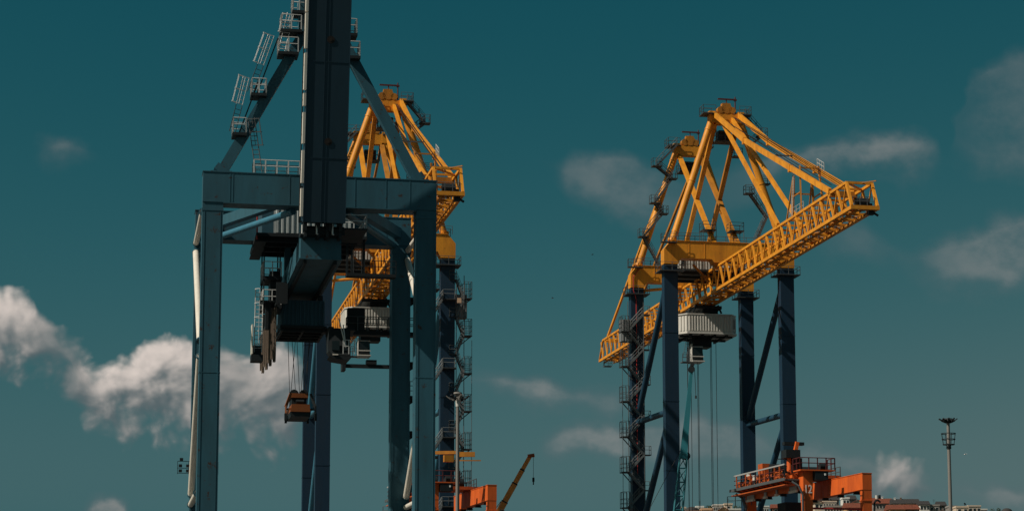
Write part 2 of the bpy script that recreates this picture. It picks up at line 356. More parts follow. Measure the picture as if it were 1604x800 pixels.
# ------------------------------------------------------------------ yellow ship-to-shore cranes
def platform(parent, x0, x1, y0, y1, z, sides='xXyY', mslab=grate, mrail=raild, h=1.1, r=.035, th=.12, step=1.2, name='platform'):
    """grating slab with a handrail on the named sides: x low-x edge, X high-x edge, y near edge, Y far edge"""
    s = MB().box(x0, x1, y0, y1, z - th, z).build(name, mslab, parent)
    m = MB(); e = .05
    if 'x' in sides: m.rail([(x0+e, y0+e, z), (x0+e, y1-e, z)], h, step, r)
    if 'X' in sides: m.rail([(x1-e, y0+e, z), (x1-e, y1-e, z)], h, step, r)
    if 'y' in sides: m.rail([(x0+e, y0+e, z), (x1-e, y0+e, z)], h, step, r)
    if 'Y' in sides: m.rail([(x0+e, y1-e, z), (x1-e, y1-e, z)], h, step, r)
    m.build('handrail', mrail, s)
    return s

def yellow_crane(loc, label, stair_corner, trolley_b, brace):
    cr = thing('container_crane', label, 'crane', loc, QUAY, 'yellow ship-to-shore cranes')
    G = 17.0                                        # rail gauge
    LT, BT, AP = 54.6, 57.5, 74.1                   # leg top, portal beam top, apex
    # ---- legs, bogies and sill beams
    for b in (0, G):
        for sx in (-1, 1):
            a = 7.5 * sx
            lg = MB().box(a-.87, a+.87, b-.62, b+.62, 3.2, LT).build('leg', navy, cr)
            m = MB()
            for zz in (12, 20.5, 29, 37.5, 46): m.box(a-.90, a+.90, b-.65, b+.65, zz, zz+.07)
            build_each(m, 'flange', navy, lg)
            bg = MB().box(a-1.9, a+1.9, b-.5, b+.5, 1.0, 3.2).build('bogie', navy, cr)
            for i in range(4):
                MB().tube((a-1.5+i, b-.25, .45), (a-1.5+i, b+.25, .45), .45, n=14).build('wheel', dark, bg)
            # collar platform at the leg top
            platform(cr, a-1.55, a+1.55, b-1.25, b+1.25, 53.75, 'xXyY', h=1.0, r=.03)
    for sx in (-1, 1):
        a = 7.5 * sx
        MB().box(a-.6, a+.6, .62, G-.62, 3.4, 4.9).build('sill_beam', navy, cr)
        MB().tube((a, .5, 53.4), (a, G-.5, 37.6), .40, n=12).build('side_brace', brace, cr)
        MB().tube((a, .5, 36.4), (a, G-.5, 36.8), .38, n=12).build('side_brace', brace, cr)
        MB().tube((a, .5, 36.0), (a, G-.5, 21.5), .40, n=12).build('side_brace', brace, cr)
        MB().tube((a, .5, 20.5), (a, G-.5, 20.8), .38, n=12).build('side_brace', brace, cr)
    # ---- two portal beams, with chamfered shoulders and hangers over the girder
    for b in (0, G):
        poly = [(-8.4, LT), (-6.62, LT), (-6.2, 55.35), (-2.3, 55.35), (-1.95, 54.95), (-1.1, 54.95), (-.8, 55.35), (.8, 55.35),
                (1.1, 54.95), (1.95, 54.95), (2.3, 55.35), (6.2, 55.35), (6.62, LT), (8.4, LT), (8.4, 56.4), (7.5, BT), (-7.5, BT), (-8.4, 56.4)]
        pb = MB().prism([(x, b-.8, z) for x, z in poly], (0, 1.6, 0)).build('portal_beam', yellow, cr)
        m = MB()
        for x in (-5.2, -3.2, 3.2, 5.2): m.box(x-.05, x+.05, b-.83, b-.80, 55.38, BT-.05)
        m.box(-7.4, 7.4, b-.9, b+.9, BT, BT+.06)
        build_each(m, 'stiffener', yellow, pb)
        for sx in (-1, 1):
            MB().prism([(sx*1.5-.42, b-.5, 54.94), (sx*1.5+.42, b-.5, 54.94), (sx*1.5+.25, b-.5, 54.6), (sx*1.5-.25, b-.5, 54.6)], (0, 1.0, 0)).build('hanger', yellowd, cr)
        m = MB().rail([(-8.0, b-.75, BT+.06), (-3.6, b-.75, BT+.06)], 1.0, 1.3, .03).rail([(3.6, b-.75, BT+.06), (8.0, b-.75, BT+.06)], 1.0, 1.3, .03)
        m.rail([(-8.0, b+.75, BT+.06), (8.0, b+.75, BT+.06)], 1.0, 1.3, .03)
        m.build('handrail', raild, pb)
        platform(cr, -8.9, -6.9, b-1.5, b-.8, BT-.25, 'xy', h=1.0, r=.03)
    MB().tube((-6.7, G, 54.3), (-1.6, G-1, 54.75), .2, n=10).build('tie_tube', yellow, cr)
    # ---- A-frames
    for b in (0, G):
        for sx in (-1, 1):
            t = MB().tube((sx*7.15, b, BT+.05), (sx*1.95, b, 73.0), .44, n=16).build('a_frame_tube', yellow, cr)
            m = MB(); p0, p1 = (sx*7.15, b, BT+.05), (sx*1.95, b, 73.0)
            m.tube(lerp(p0, p1, 0), lerp(p0, p1, .02), .62, n=16)
            for k in (.08, .5, .93): m.tube(lerp(p0, p1, k), lerp(p0, p1, k+.008), .49, n=16)
            m.build('flange', yellow, t)
            MB().box(sx*1.85-.42, sx*1.85+.42, b-.5, b+.5, 72.9, AP+.25).build('apex_post', yellow, cr)
        ap = MB().box(-1.42, 1.42, b-.45, b+.45, 72.7, AP).build('apex_beam', yellow, cr)
        for sx in (-1, 1):
            b2 = G - b
            MB().beam((sx*1.45, b, 72.8), (sx*1.55, b2 + (.55 if b2 == 0 else -.55), BT+.05), .55, .42).build('cross_strut', yellow if sx < 0 else yellowd, cr)
        # sheave blocks, antenna bars and rails on the apex
        m = MB()
        for x, w, hgt in ((-.75, .5, 1.0), (0, .62, 1.5), (.75, .5, .95)): m.tube((x, b-.5, AP+.45*hgt), (x, b+.5, AP+.45*hgt), .45*hgt, n=14)
        m.box(-.55, .55, b-.35, b+.35, AP, AP+1.35)
        m.build('sheave_block', yellowd, cr)
        m = MB().beam((-1.0, b, AP+1.95), (1.35, b, AP+1.95), .22, .16); m.tube((.1, b, AP+1.3), (.1, b, AP+1.95), .07); m.tube((1.25, b, AP), (1.25, b, AP+2.3), .08); m.box(1.05, 1.45, b-.12, b+.12, AP+1.8, AP+2.0)
        m.build('hoist_bar', maroon, cr)
        platform(cr, -3.2, -1.5, b-1.0, b+1.0, AP-.1, 'xyY', h=1.0, r=.03)
        platform(cr, 1.5, 3.1, b-1.0, b+1.0, AP-.1, 'XyY', h=1.0, r=.03)
        pf = platform(cr, -1.2, 1.3, b+.5, b+2.4, 70.9, 'xXyY', h=1.1, r=.035)
        m = MB(); m.box(-.7, .8, b+.7, b+2.0, 71.0, 72.2)
        for x in (-1.1, 1.2): m.tube((x, b+.6, 70.8), (x, b+.6, 72.8), .05, n=5)
        m.build('winch', dark, pf)
    # ---- stairs winding up two of the tubes
    def winding(pts, b, side):
        for i, (p, q) in enumerate(zip(pts, pts[1:])):
            MB().stair((p[0], b + (-.75 if i % 2 else -.9), p[1]), (q[0], b + (-.75 if i % 2 else -.9), q[1]), .6, .03).build('stair_flight', raild, cr)
        for i, (a, z) in enumerate(pts[1:-1]):
            w = .65
            platform(cr, a-w, a+w, b-1.4, b-.3, z, 'xXy', h=1.0, r=.03)
    winding([(-2.0, 74.0), (-4.8, 71.0), (-2.7, 69.4), (-5.1, 66.0), (-4.0, 64.6), (-6.7, 61.4), (-4.6, 57.7)], G, -1)
    winding([(2.4, 73.9), (4.6, 71.4), (3.1, 70.2)], 0.6, 1)
    for (a, z, b) in ((1.75, 69.0, .7), (5.3, 65.6, .7), (3.2, 64.3, .7)): platform(cr, a-.6, a+.6, b-.2, b+.9, z, 'xXyY', h=1.0, r=.03)
    MB().stair((3.4, 1.2, 64.2), (5.6, 1.2, 61.2), .6, .03).build('stair_flight', raild, cr)
    MB().stair((5.4, 1.2, 61.1), (3.8, 1.2, 57.6), .6, .03).build('stair_flight', raild, cr)
    # ---- truss girder: boom over the water, back reach over the yard
    A = 1.37; ZB, ZT = 51.74, 54.62; P = 2.7; B0, B1 = -48.8, 64.7
    gd = MB()
    for sx in (-1, 1): gd.beam((sx*A, B0, ZB), (sx*A, B1, ZB), .30, .36)
    gd.beam((-A-.17, B0+.1, ZB), (A+.17, B0+.1, ZB), .34, .40)
    gdo = gd.build('truss_girder', yellow, cr)
    m = MB()
    for sx in (-1, 1): m.beam((sx*A, B0+1.5, ZT), (sx*A, B1-2.3, ZT), .26, .28)
    build_each(m, 'top_chord', yellow, gdo)
    n = int((B1 - B0) / P)
    for k in range(n):
        b0 = B0 + .3 + k * P; bm = b0 + P / 2; b1 = b0 + P
        for sx in (-1, 1):
            MB().beam((sx*A, b0, ZB+.2), (sx*A, bm, ZT-.12), .18, .25).build('truss_diagonal', yellow, gdo)
            if b1 < B1: MB().beam((sx*A, bm, ZT-.12), (sx*A, b1, ZB+.2), .12, .14).build('truss_diagonal', yellow, gdo)
        MB().box(-A+.17, A-.17, b0-.13, b0+.13, ZB-.20, ZB+.05).build('cross_beam', yellow, gdo)
        MB().box(-A+.13, A-.13, bm-.09, bm+.09, ZT-.1, ZT+.1).build('cross_beam', yellow, gdo)
    m = MB()
    for k in range(n):
        b0 = B0 + .3 + k * P; sg = 1 if k % 2 else -1
        m.beam((-sg*A, b0+.13, ZB-.02), (sg*A, b0+P-.13, ZB-.02), .12, .12)
        m.beam((sg*A*.9, b0+.13, ZB-.10), (-sg*A*.1, b0+P*.5, ZB-.10), .10, .10)
        if k % 3 == 0: m.beam((-sg*A, b0, ZT+.02), (sg*A, b0+P, ZT+.02), .10, .10)
    build_each(m, 'lateral_brace', yellowd, gdo)
    m = MB()
    for x in (-.75, .75): m.beam((x, B0+.4, ZB-.3), (x, B1-.4, ZB-.3), .16, .2)
    build_each(m, 'trolley_rail', yellowd, gdo)
    rnd = random.Random(3)
    for k in range(0, n, 2):
        b0 = B0 + .5 + k * P
        x0 = rnd.choice((-.55, .1, .85)); MB().box(x0-.3, x0+.3, b0, b0+P*rnd.uniform(.9, 1.9), ZB+.1, ZB+.14).build('walkway_plate', yellowd, gdo)
    m = MB().rail([(.35, B0+2, ZB+.15), (.35, -2, ZB+.15)], 1.0, 2.0, .025); m.build('handrail', raild, gdo)
    # end frames and tip gear
    for (bb, bt) in ((B0+.1, B0+1.5), (B1-.1, B1-2.3)):
        for sx in (-1, 1): MB().beam((sx*A, bb, ZB+.2), (sx*A, bt, ZT), .24, .24).build('end_post', yellow, gdo)
        MB().beam((-A, bt, ZT), (A, bt, ZT), .24, .24).build('end_beam', yellow, gdo)
        MB().beam((-A, bt, ZT), (A, bt+(3 if bt < 0 else -3), ZT), .16, .16).build('end_brace', yellow, gdo)
    ts = MB(); ts.tube((-.55, B0+1.2, ZB+.75), (.75, B0+1.2, ZB+.75), .5, n=14); ts.box(-.2, 1.0, B0+.6, B0+2.2, ZB+.2, ZB+.6); ts.box(.55, 1.15, B0+.35, B0+1.0, ZB-.6, ZB-.15)
    ts.tube((.9, B0+.5, ZB-.3), (1.5, B0+.3, ZB-.75), .12, n=8)
    ts.build('tip_sheave', dark, gdo)
    MB().rail([(-A+.2, B0+.4, ZB+.2), (A-.2, B0+.4, ZB+.2)], 1.0, .9, .03).build('handrail', raild, gdo)
    tb = MB().box(-.9, .3, B1-1.2, B1-.2, ZB-.95, ZB-.85); tb.rail([(-.9, B1-1.2, ZB-.85), (.3, B1-1.2, ZB-.85)], .8, .6, .03)
    for x in (-.8, .2): tb.tube((x, B1-.3, ZB-.9), (x, B1-.3, ZB), .04, n=5)
    tb.build('tail_platform', raild, gdo)
    # ---- stays
    for sx in (-1, 1):
        pts = [(sx*1.6, -.3, 74.0), (sx*1.5, -12.6, 67.6), (sx*1.45, -29.5, 60.3), (sx*1.4, -42.2, ZT+.2)]
        for p, q in zip(pts, pts[1:]): MB().beam(p, q, .34, .58).build('fore_stay', yellow, cr)
        m = MB()
        for p in pts[1:3]: m.beam((p[0]-.24, p[1], p[2]-.1), (p[0]+.24, p[1], p[2]-.1), .5, .75)
        build_each(m, 'stay_joint', yellow, cr)
        MB().beam((sx*.75, -.3, 73.4), (sx*1.4, -24.6, ZT+.2), .34, .48).build('inner_stay', yellow, cr)
        MB().beam((sx*1.6, G+.3, 73.9), (sx*1.4, 59.0, ZT+.1), .28, .40).build('back_stay', yellow if sx < 0 else yellowd, cr)
        m = MB()
        for dz, x in ((.7, 1.1), (.2, .9)): m.tube((sx*x, -.2, 73.7), (sx*.8, -41, ZT+.5+dz), .045, n=5)
        build_each(m, 'boom_rope', rope, cr)
    MB().beam((-1.5, -42.3, ZT-.1), (1.5, -42.3, ZT-.1), .5, .6).build('stay_cross_beam', yellowd, cr)
    MB().beam((-1.46, -22.0, 63.55), (1.46, -22.0, 63.55), .14, .14).build('stay_spacer', raild, cr)
    # stay-rest frame standing on the boom
    fr = MB()
    for sx in (-1, 1):
        fr.beam((sx*1.25, -29.4, ZT), (sx*1.05, -29.4, 59.4), .22); fr.beam((sx*1.3, -32.6, ZT), (sx*1.08, -31.6, 60.1), .16); fr.beam((sx*1.25, -27.2, ZT), (sx*1.1, -29.2, 59.0), .14)
        fr.beam((sx*1.2, -29.4, 57.0), (sx*1.2, -32.2, 57.0), .12)
    fr.beam((-1.15, -29.4, 57.4), (1.15, -29.4, 57.4), .14); fr.beam((-1.1, -31.8, 59.8), (1.1, -31.8, 59.8), .14)
    fro = fr.build('stay_rest', yellowd, cr)
    fl = MB().ladder((-1.35, -29.3, ZT+.2), (-1.1, -29.6, 60.4), (0, 1, 0), .5, .03); fl.rail([(-1.2, -33, ZT+.15), (-1.2, -28, ZT+.15)], 1.0, 1.2, .03); fl.rail([(1.2, -33, ZT+.15), (1.2, -28, ZT+.15)], 1.0, 1.2, .03)
    fl.rail([(1.45, -32.4, 59.3), (1.45, -30.2, 60.3)], 1.0, .8, .035)
    fl.build('ladder', railw, fro)
    # ---- machinery house over the girder, between the portals
    hs = MB(); hs.box(-5.2, 5.2, 4.1, 10.5, 54.9, 57.4)
    hso = hs.build('machinery_house', corr, cr)
    hp = MB().corrugated((-5.2, 4.09), (5.2, 4.09), 54.95, 57.35, .36, .1); hp.corrugated((-5.21, 10.5), (-5.21, 4.1), 54.95, 57.35, .36, .1); hp.corrugated((5.21, 4.1), (5.21, 10.5), 54.95, 57.35, .36, .1)
    hp.build('ribbed_cladding', corr, hso)
    build_each(MB().box(-4.9, -4.5, 3.94, 3.98, 55.5, 56.6).box(-1.2, -.8, 3.94, 3.98, 55.6, 56.4), 'window', glass, hso)
    m = MB().box(-5.6, 5.6, 3.4, 11.0, 54.66, 54.86)
    for y in (4.6, 7.5, 10.4): m.box(-5.6, 5.6, y-.15, y+.15, 54.35, 54.64)
    m.build('house_floor', grate, hso)
    m = MB().rail([(-5.55, 3.45, 54.88), (-2.2, 3.45, 54.88)], 1.05, 1.2, .03).rail([(2.2, 3.45, 54.88), (5.55, 3.45, 54.88)], 1.05, 1.2, .03).rail([(-5.55, 3.45, 54.88), (-5.55, 10.9, 54.88)], 1.05, 1.4, .03)
    m.build('handrail', raild, hso)
    for (x, y) in ((-1.9, 2.2), (1.7, 2.2)):
        pf = platform(cr, x-.9, x+.9, y-.9, y+.9, 59.6, 'xXyY', h=1.0, r=.03)
        m = MB()
        for dx in (-.85, .85):
            for dy in (-.85, .85): m.tube((x+dx, y+dy, BT), (x+dx, y+dy, 59.6), .04, n=5)
        build_each(m, 'post', raild, pf)
    MB().tube((-4.2, 1.0, 54.9), (-1.6, 3.0, 53.2), .16, n=8).build('knee_brace', yellowd, cr)
    # ---- trolley with its octagonal house, cab and ropes
    tbv = trolley_b
    tr = MB()
    for x in (-1.9, -.6, .6, 1.9):
        for y in (1.0, 3.4, 5.6): tr.beam((x*.75, tbv+y, ZB-.35), (x, tbv+y, 50.3), .2, .2)
    tr.box(-1.6, 1.9, tbv+.8, tbv+5.6, 50.85, 51.25); tr.box(-.6, 1.5, tbv+1.2, tbv+4, 50.2, 50.85)
    tro = tr.build('trolley', dark, cr)
    oc = [(-3.75, tbv+1.1), (-2.9, tbv), (2.9, tbv), (3.75, tbv+1.1), (3.75, tbv+5.6), (2.9, tbv+6.6), (-2.9, tbv+6.6), (-3.75, tbv+5.6)]
    th = MB().prism([(x, y, 47.75) for x, y in oc], (0, 0, 2.15)).build('trolley_house', corr, cr)
    m = MB()
    for i in range(8): p, q = oc[i], oc[(i+1) % 8]; m.corrugated((p[0]*1.003, p[1]-.01), (q[0]*1.003, q[1]-.01), 47.85, 49.75, .35, .11)
    m.build('ribbed_cladding', corr, th)
    cx, cy = 0, tbv+3.3
    m = MB().prism([(x*1.03, cy+(y-cy)*1.04, 49.91) for x, y in oc], (0, 0, .14)).prism([(x*1.04, cy+(y-cy)*1.05, 47.45) for x, y in oc], (0, 0, .26))
    m.build('trim', corr, th)
    m = MB()
    for x in (-2.4, -.8, .8, 2.4): m.box(x-.1, x+.1, tbv+.2, tbv+6.4, 47.15, 47.43)
    m.box(-3.5, 3.5, tbv+1.5, tbv+1.8, 47.2, 47.42); m.box(-3.5, 3.5, tbv+4.7, tbv+5.0, 47.2, 47.42)
    m.build('house_underframe', dark, th)
    MB().box(2.95, 3.45, tbv+.22, tbv+.38, 48.2, 49.4).build('door', mat('grey_door', (.25, .25, .24)), th)
    cb = MB().prism([(-2.0, tbv+1.6, 46.1), (-.55, tbv+1.6, 46.1), (-.55, tbv+1.1, 44.2), (-2.0, tbv+1.1, 44.2)], (0, 2.2, 0)); cb.box(-1.6, .9, tbv+2.2, tbv+4.5, 46.1, 47.2)
    cbo = cb.build('operator_cab', dark, cr)
    m = MB().box(-2.08, -2.01, tbv+1.1, tbv+2.0, 44.1, 46.3); m.box(-2.1, -.5, tbv+.98, tbv+1.06, 44.6, 44.72); m.box(-2.1, -.5, tbv+1.4, tbv+1.55, 45.9, 46.02); m.box(-2.1, -.45, tbv+.8, tbv+3.3, 43.98, 44.12)
    m.build('cab_frame', corr, cbo)
    MB().box(-1.9, -.65, tbv+1.08, tbv+1.2, 44.8, 45.8).build('windscreen', glass, cbo)
    m = MB().ladder((-3.0, tbv+1.5, 44.2), (-2.3, tbv+1.5, 47.3), (1, 0, 0), .55, .03); m.box(-3.3, -2.1, tbv+1.2, tbv+2.4, 43.9, 44.0); m.rail([(-3.3, tbv+1.2, 44), (-2.2, tbv+1.2, 44)], 1.0, .6, .03)
    m.build('ladder', raild, cbo)
    return cr

def stair_tower(cr, a, b, sx, z0, z1, reach=(-.55, 1.55), dy=-1.15, cabin=True):
    """zigzag stair up one leg: flights across the leg's face, caged landings on the outer side"""
    z = z0; y = b + dy; k = 0
    xo, xi = a + sx * reach[1], a + sx * reach[0]
    while z < z1 - 2:
        MB().stair((xi, y, z), (xo, y, z + 2.3), .7, .03).build('stair_flight', railg, cr)
        lp = MB().box(min(xo, xo+sx*.95), max(xo, xo+sx*.95), y-.85, y+.85, z+2.2, z+2.3).build('landing', grate, cr)
        m = MB().rail([(xo+sx*.9, y-.8, z+2.3), (xo+sx*.9, y+.8, z+2.3)], 2.0, .8, .03, (.27, .55)).rail([(xo, y-.8, z+2.3), (xo+sx*.9, y-.8, z+2.3)], 2.0, .45, .03, (.27, .55)).rail([(xo, y+.8, z+2.3), (xo+sx*.9, y+.8, z+2.3)], 2.0, .45, .03, (.27, .55))
        m.build('handrail', raild, lp)
        MB().beam((xo+sx*.8, y, z+2.2), (a+sx*.9, y, z+.6), .1, .12).build('bracket', raild, lp)
        MB().stair((xo, y, z + 2.3), (xi, y, z + 4.6), .7, .03).build('stair_flight', railg, cr)
        lp = MB().box(min(xi, xi-sx*.9), max(xi, xi-sx*.9), y-.5, y+.6, z+4.5, z+4.6).build('landing', grate, cr)
        MB().rail([(xi-sx*.85, y-.45, z+4.6), (xi-sx*.85, y+.5, z+4.6)], 1.1, .9, .03).rail([(xi, y-.45, z+4.6), (xi-sx*.85, y-.45, z+4.6)], 1.1, .8, .03).build('handrail', railg, lp)
        z += 4.6; k += 1
    m = MB()
    for x in (xo, xi): m.tube((x, y-.4, z0-1), (x, y-.4, z1), .05, n=5)
    m.tube((xo+sx*.9, y-.8, z0), (xo+sx*.9, y-.8, z1-8), .035, n=5)
    build_each(m, 'stair_post', raild, cr)
    if cabin:
        c = MB().box(min(a+sx*.95, a+sx*2.4), max(a+sx*.95, a+sx*2.4), y-.2, y+1.2, 47.3, 50.2).build('lift_cabin', mat('lift_grey', (.20, .21, .21)), cr)
        MB().corrugated((min(a+sx*.95, a+sx*2.4), y-.21), (max(a+sx*.95, a+sx*2.4), y-.21), 47.35, 50.15, .36, .06).build('ribbed_cladding', mat('lift_grey', (.2, .2, .2)), c)

C1 = yellow_crane((26.926, 258.556, 0), 'yellow ship-to-shore crane with navy legs, standing free against the sky at right', 'fl', 8.5, sidetube)
C2 = yellow_crane((-15.287, 251.972, 0), 'yellow ship-to-shore crane with navy legs, half hidden behind the teal crane', 'nr', 10.0, lit_blue)
stair_tower(C1, -7.5, 17, -1, 4.9, 52.5)
stair_tower(C2, 7.5, 0, 1, 6.0, 52.5, (1.05, 2.0), -.2)
for z in (49.4, 41.0, 32.6, 24.3):
    platform(C2, 6.7, 8.4, -1.9, -.64, z, 'xXy', grate, railg, 1.1, .04)
    MB().stair((6.7, -1.5, z), (5.0, -1.5, z-2.6), .6, .03).build('stair_flight', railg, C2)
    MB().beam((6.8, -1.2, z-.1), (5.2, -1.2, z-2.6), .16, .2).build('bracket', raild, C2)
MB().box(8.45, 8.95, -1.9, -1.8, 48.9, 49.5).build('notice_board', peach, C2)
m = MB().path([(-7.2, 16.2, 57.2), (-8.1, 16.1, 56.0), (-8.1, 16.1, 54.2), (-7.7, 16.25, 53.0), (-7.7, 16.25, 30)], .06); m.build('red_conduit', redpaint, C1)

# hoisting ropes that run down from the trolleys to spreaders below
sp1 = thing('container_spreader', 'low spreader on long ropes under the free-standing yellow crane', 'spreader', (26.926, 258.556, 0), QUAY, 'hanging spreaders')
sp1.location = (26.926 - vy * 11.5, 258.556 + vx * 11.5, 9.0)
MB().box(-6.1, 6.1, -.35, .35, .5, 1.0).build('main_beam', sprd, sp1)
for sx in (-1, 1): MB().box(sx*6.1-.2, sx*6.1+.2, -1.2, 1.2, .2, .95).build('end_beam', sprd, sp1)
MB().box(-2.4, 2.2, -.8, .8, 1.0, 1.7).build('headblock', sprd, sp1)
for (x, y) in ((-2.35, -.8), (-1.75, -.2), (-1.05, -.8), (-.55, .5), (.85, -.8), (1.45, -.8), (1.1, .6), (-2.0, .6)):
    MB().tube((x, y, 1.7), (x, y, 38.2), .035, n=5).build('hoist_rope', rope, sp1)
sp2 = thing('container_spreader', 'dark slim spreader just below the half-hidden yellow crane\'s trolley', 'spreader', (0, 0, 0), QUAY, 'hanging spreaders')
a0, b0, z0 = -.6, 11.5, 42.4
sp2.location = (-15.287 + vx * a0 - vy * b0, 251.972 + vy * a0 + vx * b0, z0)
MB().box(-3.2, 3.4, -.25, .25, .1, .55).build('main_beam', dark, sp2)
MB().box(-3.5, -3.05, -.9, .9, -.35, 1.0).build('end_beam', dark, sp2)
MB().box(3.3, 3.75, -.9, .9, -.35, 1.0).build('end_beam', dark, sp2)
MB().box(-.4, .9, -.5, .5, .55, 1.1).build('headblock', dark, sp2)
MB().box(-3.4, -2.9, -.3, .3, 1.0, 1.4).build('sheave', maroon, sp2)
for x in (-3.3, -3.0, 3.3): MB().tube((x, 0, 1.0), (x, 0, 5.0), .035, n=5).build('hoist_rope', rope, sp2)

# ------------------------------------------------------------------ near teal crane, boom raised
O3 = (-13.556, 145.597, 0)
K = thing('container_crane', 'near teal-blue crane with its box boom raised upright', 'crane', O3, QUAY)
GB = 13.0
for b in (0, GB):
    for sx in (-1, 1):
        a = 7.5 * sx
        lg = MB().box(a-.71, a+.71, b-.72, b+.72, 3.2, 37.55).build('leg', teal, K)
        build_each(MB().box(a-.74, a+.74, b-.75, b+.75, 36.95, 37.13).box(a-.73, a+.73, b-.74, b+.74, 15.2, 15.26).box(a-.73, a+.73, b-.74, b+.74, 25.6, 25.65), 'flange', teal, lg)
        m = MB()
        for x in (-.55, .55): m.box(a+x-.02, a+x+.02, b-.745, b-.72, 3.3, 36.9)
        m.build('seam', teal, lg)
        bg = MB().box(a-1.9, a+1.9, b-.55, b+.55, 1.0, 3.2).build('bogie', teal, K)
        for i in range(4): MB().tube((a-1.5+i, b-.25, .45), (a-1.5+i, b+.25, .45), .45, n=14).build('wheel', dark, bg)
    pb = MB().box(-8.21, 8.21, b-.78, b+.78, 37.56, 39.68).build('portal_beam', teal, K)
    m = MB()
    for x in (-6.35, -6.15, -2.2, 2.4, 4.6, 6.3): m.box(x-.03, x+.03, b-.80, b-.78, 37.6, 39.64)
    m.box(-8.25, 8.25, b-.82, b+.82, 39.68, 39.74); m.box(-6.79, 6.79, b-.82, b+.82, 37.50, 37.56)
    m.build('plate_seam', teal, pb)
for sx in (-1, 1):
    MB().box(sx*7.5-.6, sx*7.5+.6, .72, GB-.72, 3.4, 5.2).build('sill_beam', teal, K)
    # side bracing of white tubes on the leg's outer face
    a = -8.13 if sx < 0 else 7.95
    for p, q in (((.75, 37.15), (12.2, 37.15)), ((12.2, 36.5), (.85, 28.0)), ((.85, 27.0), (12.2, 18.15)), ((.75, 17.45), (12.2, 17.45))):
        t = MB().tube((a, p[0], p[1]), (a, q[0], q[1]), .21 if abs(p[1]-q[1]) < .1 else .24, n=14).build('side_brace', white, K)
        build_each(MB().tube(lerp((a, *p), (a, *q), .99), lerp((a, *p), (a, *q), 1.0), .28, n=12).tube(lerp((a, *p), (a, *q), .0), lerp((a, *p), (a, *q), .01), .28, n=12), 'brace_end', teal, t)
# plan bracing under the portal
for sx in (-1, 1):
    MB().tube((sx*1.85, .2, 37.3), (sx*7.0, 12.6, 37.55), .24, n=12).build('plan_brace', lit_blue if sx < 0 else teal, K)  # left tube coloured as sunlit, right one left plain teal
    MB().beam((sx*1.2, .9, 38.7), (sx*7.2, 12.3, 38.5), .62, .75).build('plan_brace', teal, K)
# A-frame
for sx in (-1, 1):
    st = MB().beam((sx*6.95, 0, 39.75), (sx*1.05, 0, 50.6), .68, .72).build('a_frame_strut', teal, K)
    MB().beam((sx*7.05, 0, 39.74), (sx*6.75, 0, 40.15), 1.0, 1.0).box(sx*6.95-.75, sx*6.95+.75, -.6, .6, 39.74, 39.84).build('base_plate', teal, st)
MB().box(-1.7, 1.7, -.55, .55, 50.2, 52.6).build('apex_beam', teal, K)
# raised boom
lean = R(9.0); HB, HZ0 = -3.35, 35.85
def bp(x, y, s): return (x, HB + y * math.cos(lean) - s * math.sin(lean), HZ0 + s * math.cos(lean) + y * math.sin(lean))
def boom_box(m, x0, x1, y0, y1, s0, s1):
    m._add([bp(x0,y0,s0), bp(x1,y0,s0), bp(x1,y1,s0), bp(x0,y1,s0), bp(x0,y0,s1), bp(x1,y0,s1), bp(x1,y1,s1), bp(x0,y1,s1)],
           [(0,3,2,1),(4,5,6,7),(0,1,5,4),(1,2,6,5),(2,3,7,6),(3,0,4,7)]); return m
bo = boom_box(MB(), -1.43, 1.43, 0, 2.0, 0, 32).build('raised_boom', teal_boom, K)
m = MB()
for s in (4.4, 11.0, 17.6, 24.2): boom_box(m, -1.45, 1.45, -.02, 0, s, s+.05)
boom_box(m, -.28, -.24, -.025, 0, .1, 32); boom_box(m, .0, .03, -.02, 0, .1, 32)
boom_box(m, -1.47, -1.43, -.06, .1, 0, 32); boom_box(m, 1.43, 1.47, -.06, .1, 0, 32)
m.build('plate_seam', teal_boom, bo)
for s in (5.55, 12.55, 19.5):
    c = bp(.12, -.03, s); d = bp(.12, .02, s)
    MB().tube(d, c, .26, n=20).build('round_cover', mat('rusty_cover', (.018, .014, .012), .8), bo)
    c2 = bp(.12, -.045, s); MB().tube(c, c2, .11, n=14).build('hub', mat('rusty_hub', (.03, .022, .016), .8), bo)
m = MB(); rnd = random.Random(5); s = .4
while s < 31:
    L = rnd.uniform(.8, 2.6); boom_box(m, -1.62, -1.44, .35, 1.0, s, s + L); s += L + rnd.uniform(.05, .5)
m.build('cable_tray', white, bo)
m = MB()
for s in [i * 1.2 for i in range(26)]: boom_box(m, -1.66, -1.43, .9, 1.1, s, s + .1)
m.tube(bp(-1.6, 1.5, 0), bp(-1.6, 1.5, 31), .05, n=5); m.build('cable_bracket', dark, bo)
m = MB()
for x in (-1.25, -.35, .5, 1.2): boom_box(m, x-.12, x+.12, .5, 1.7, -.55, .0)
m.tube((-1.5, -2.2, 35.6), (1.5, -2.2, 35.6), .22, n=12)
build_each(m, 'hinge_lug', dark, K)
m = MB()
for x in (-1.45, -.45, .65): m.tube((x, -2.75, 35.15), (x, -2.75, 35.75), .06, n=6).tube((x, -2.75, 35.15), (x+.1, -2.75, 35.15), .05, n=6)
m.build('hinge_pin', railw, K)
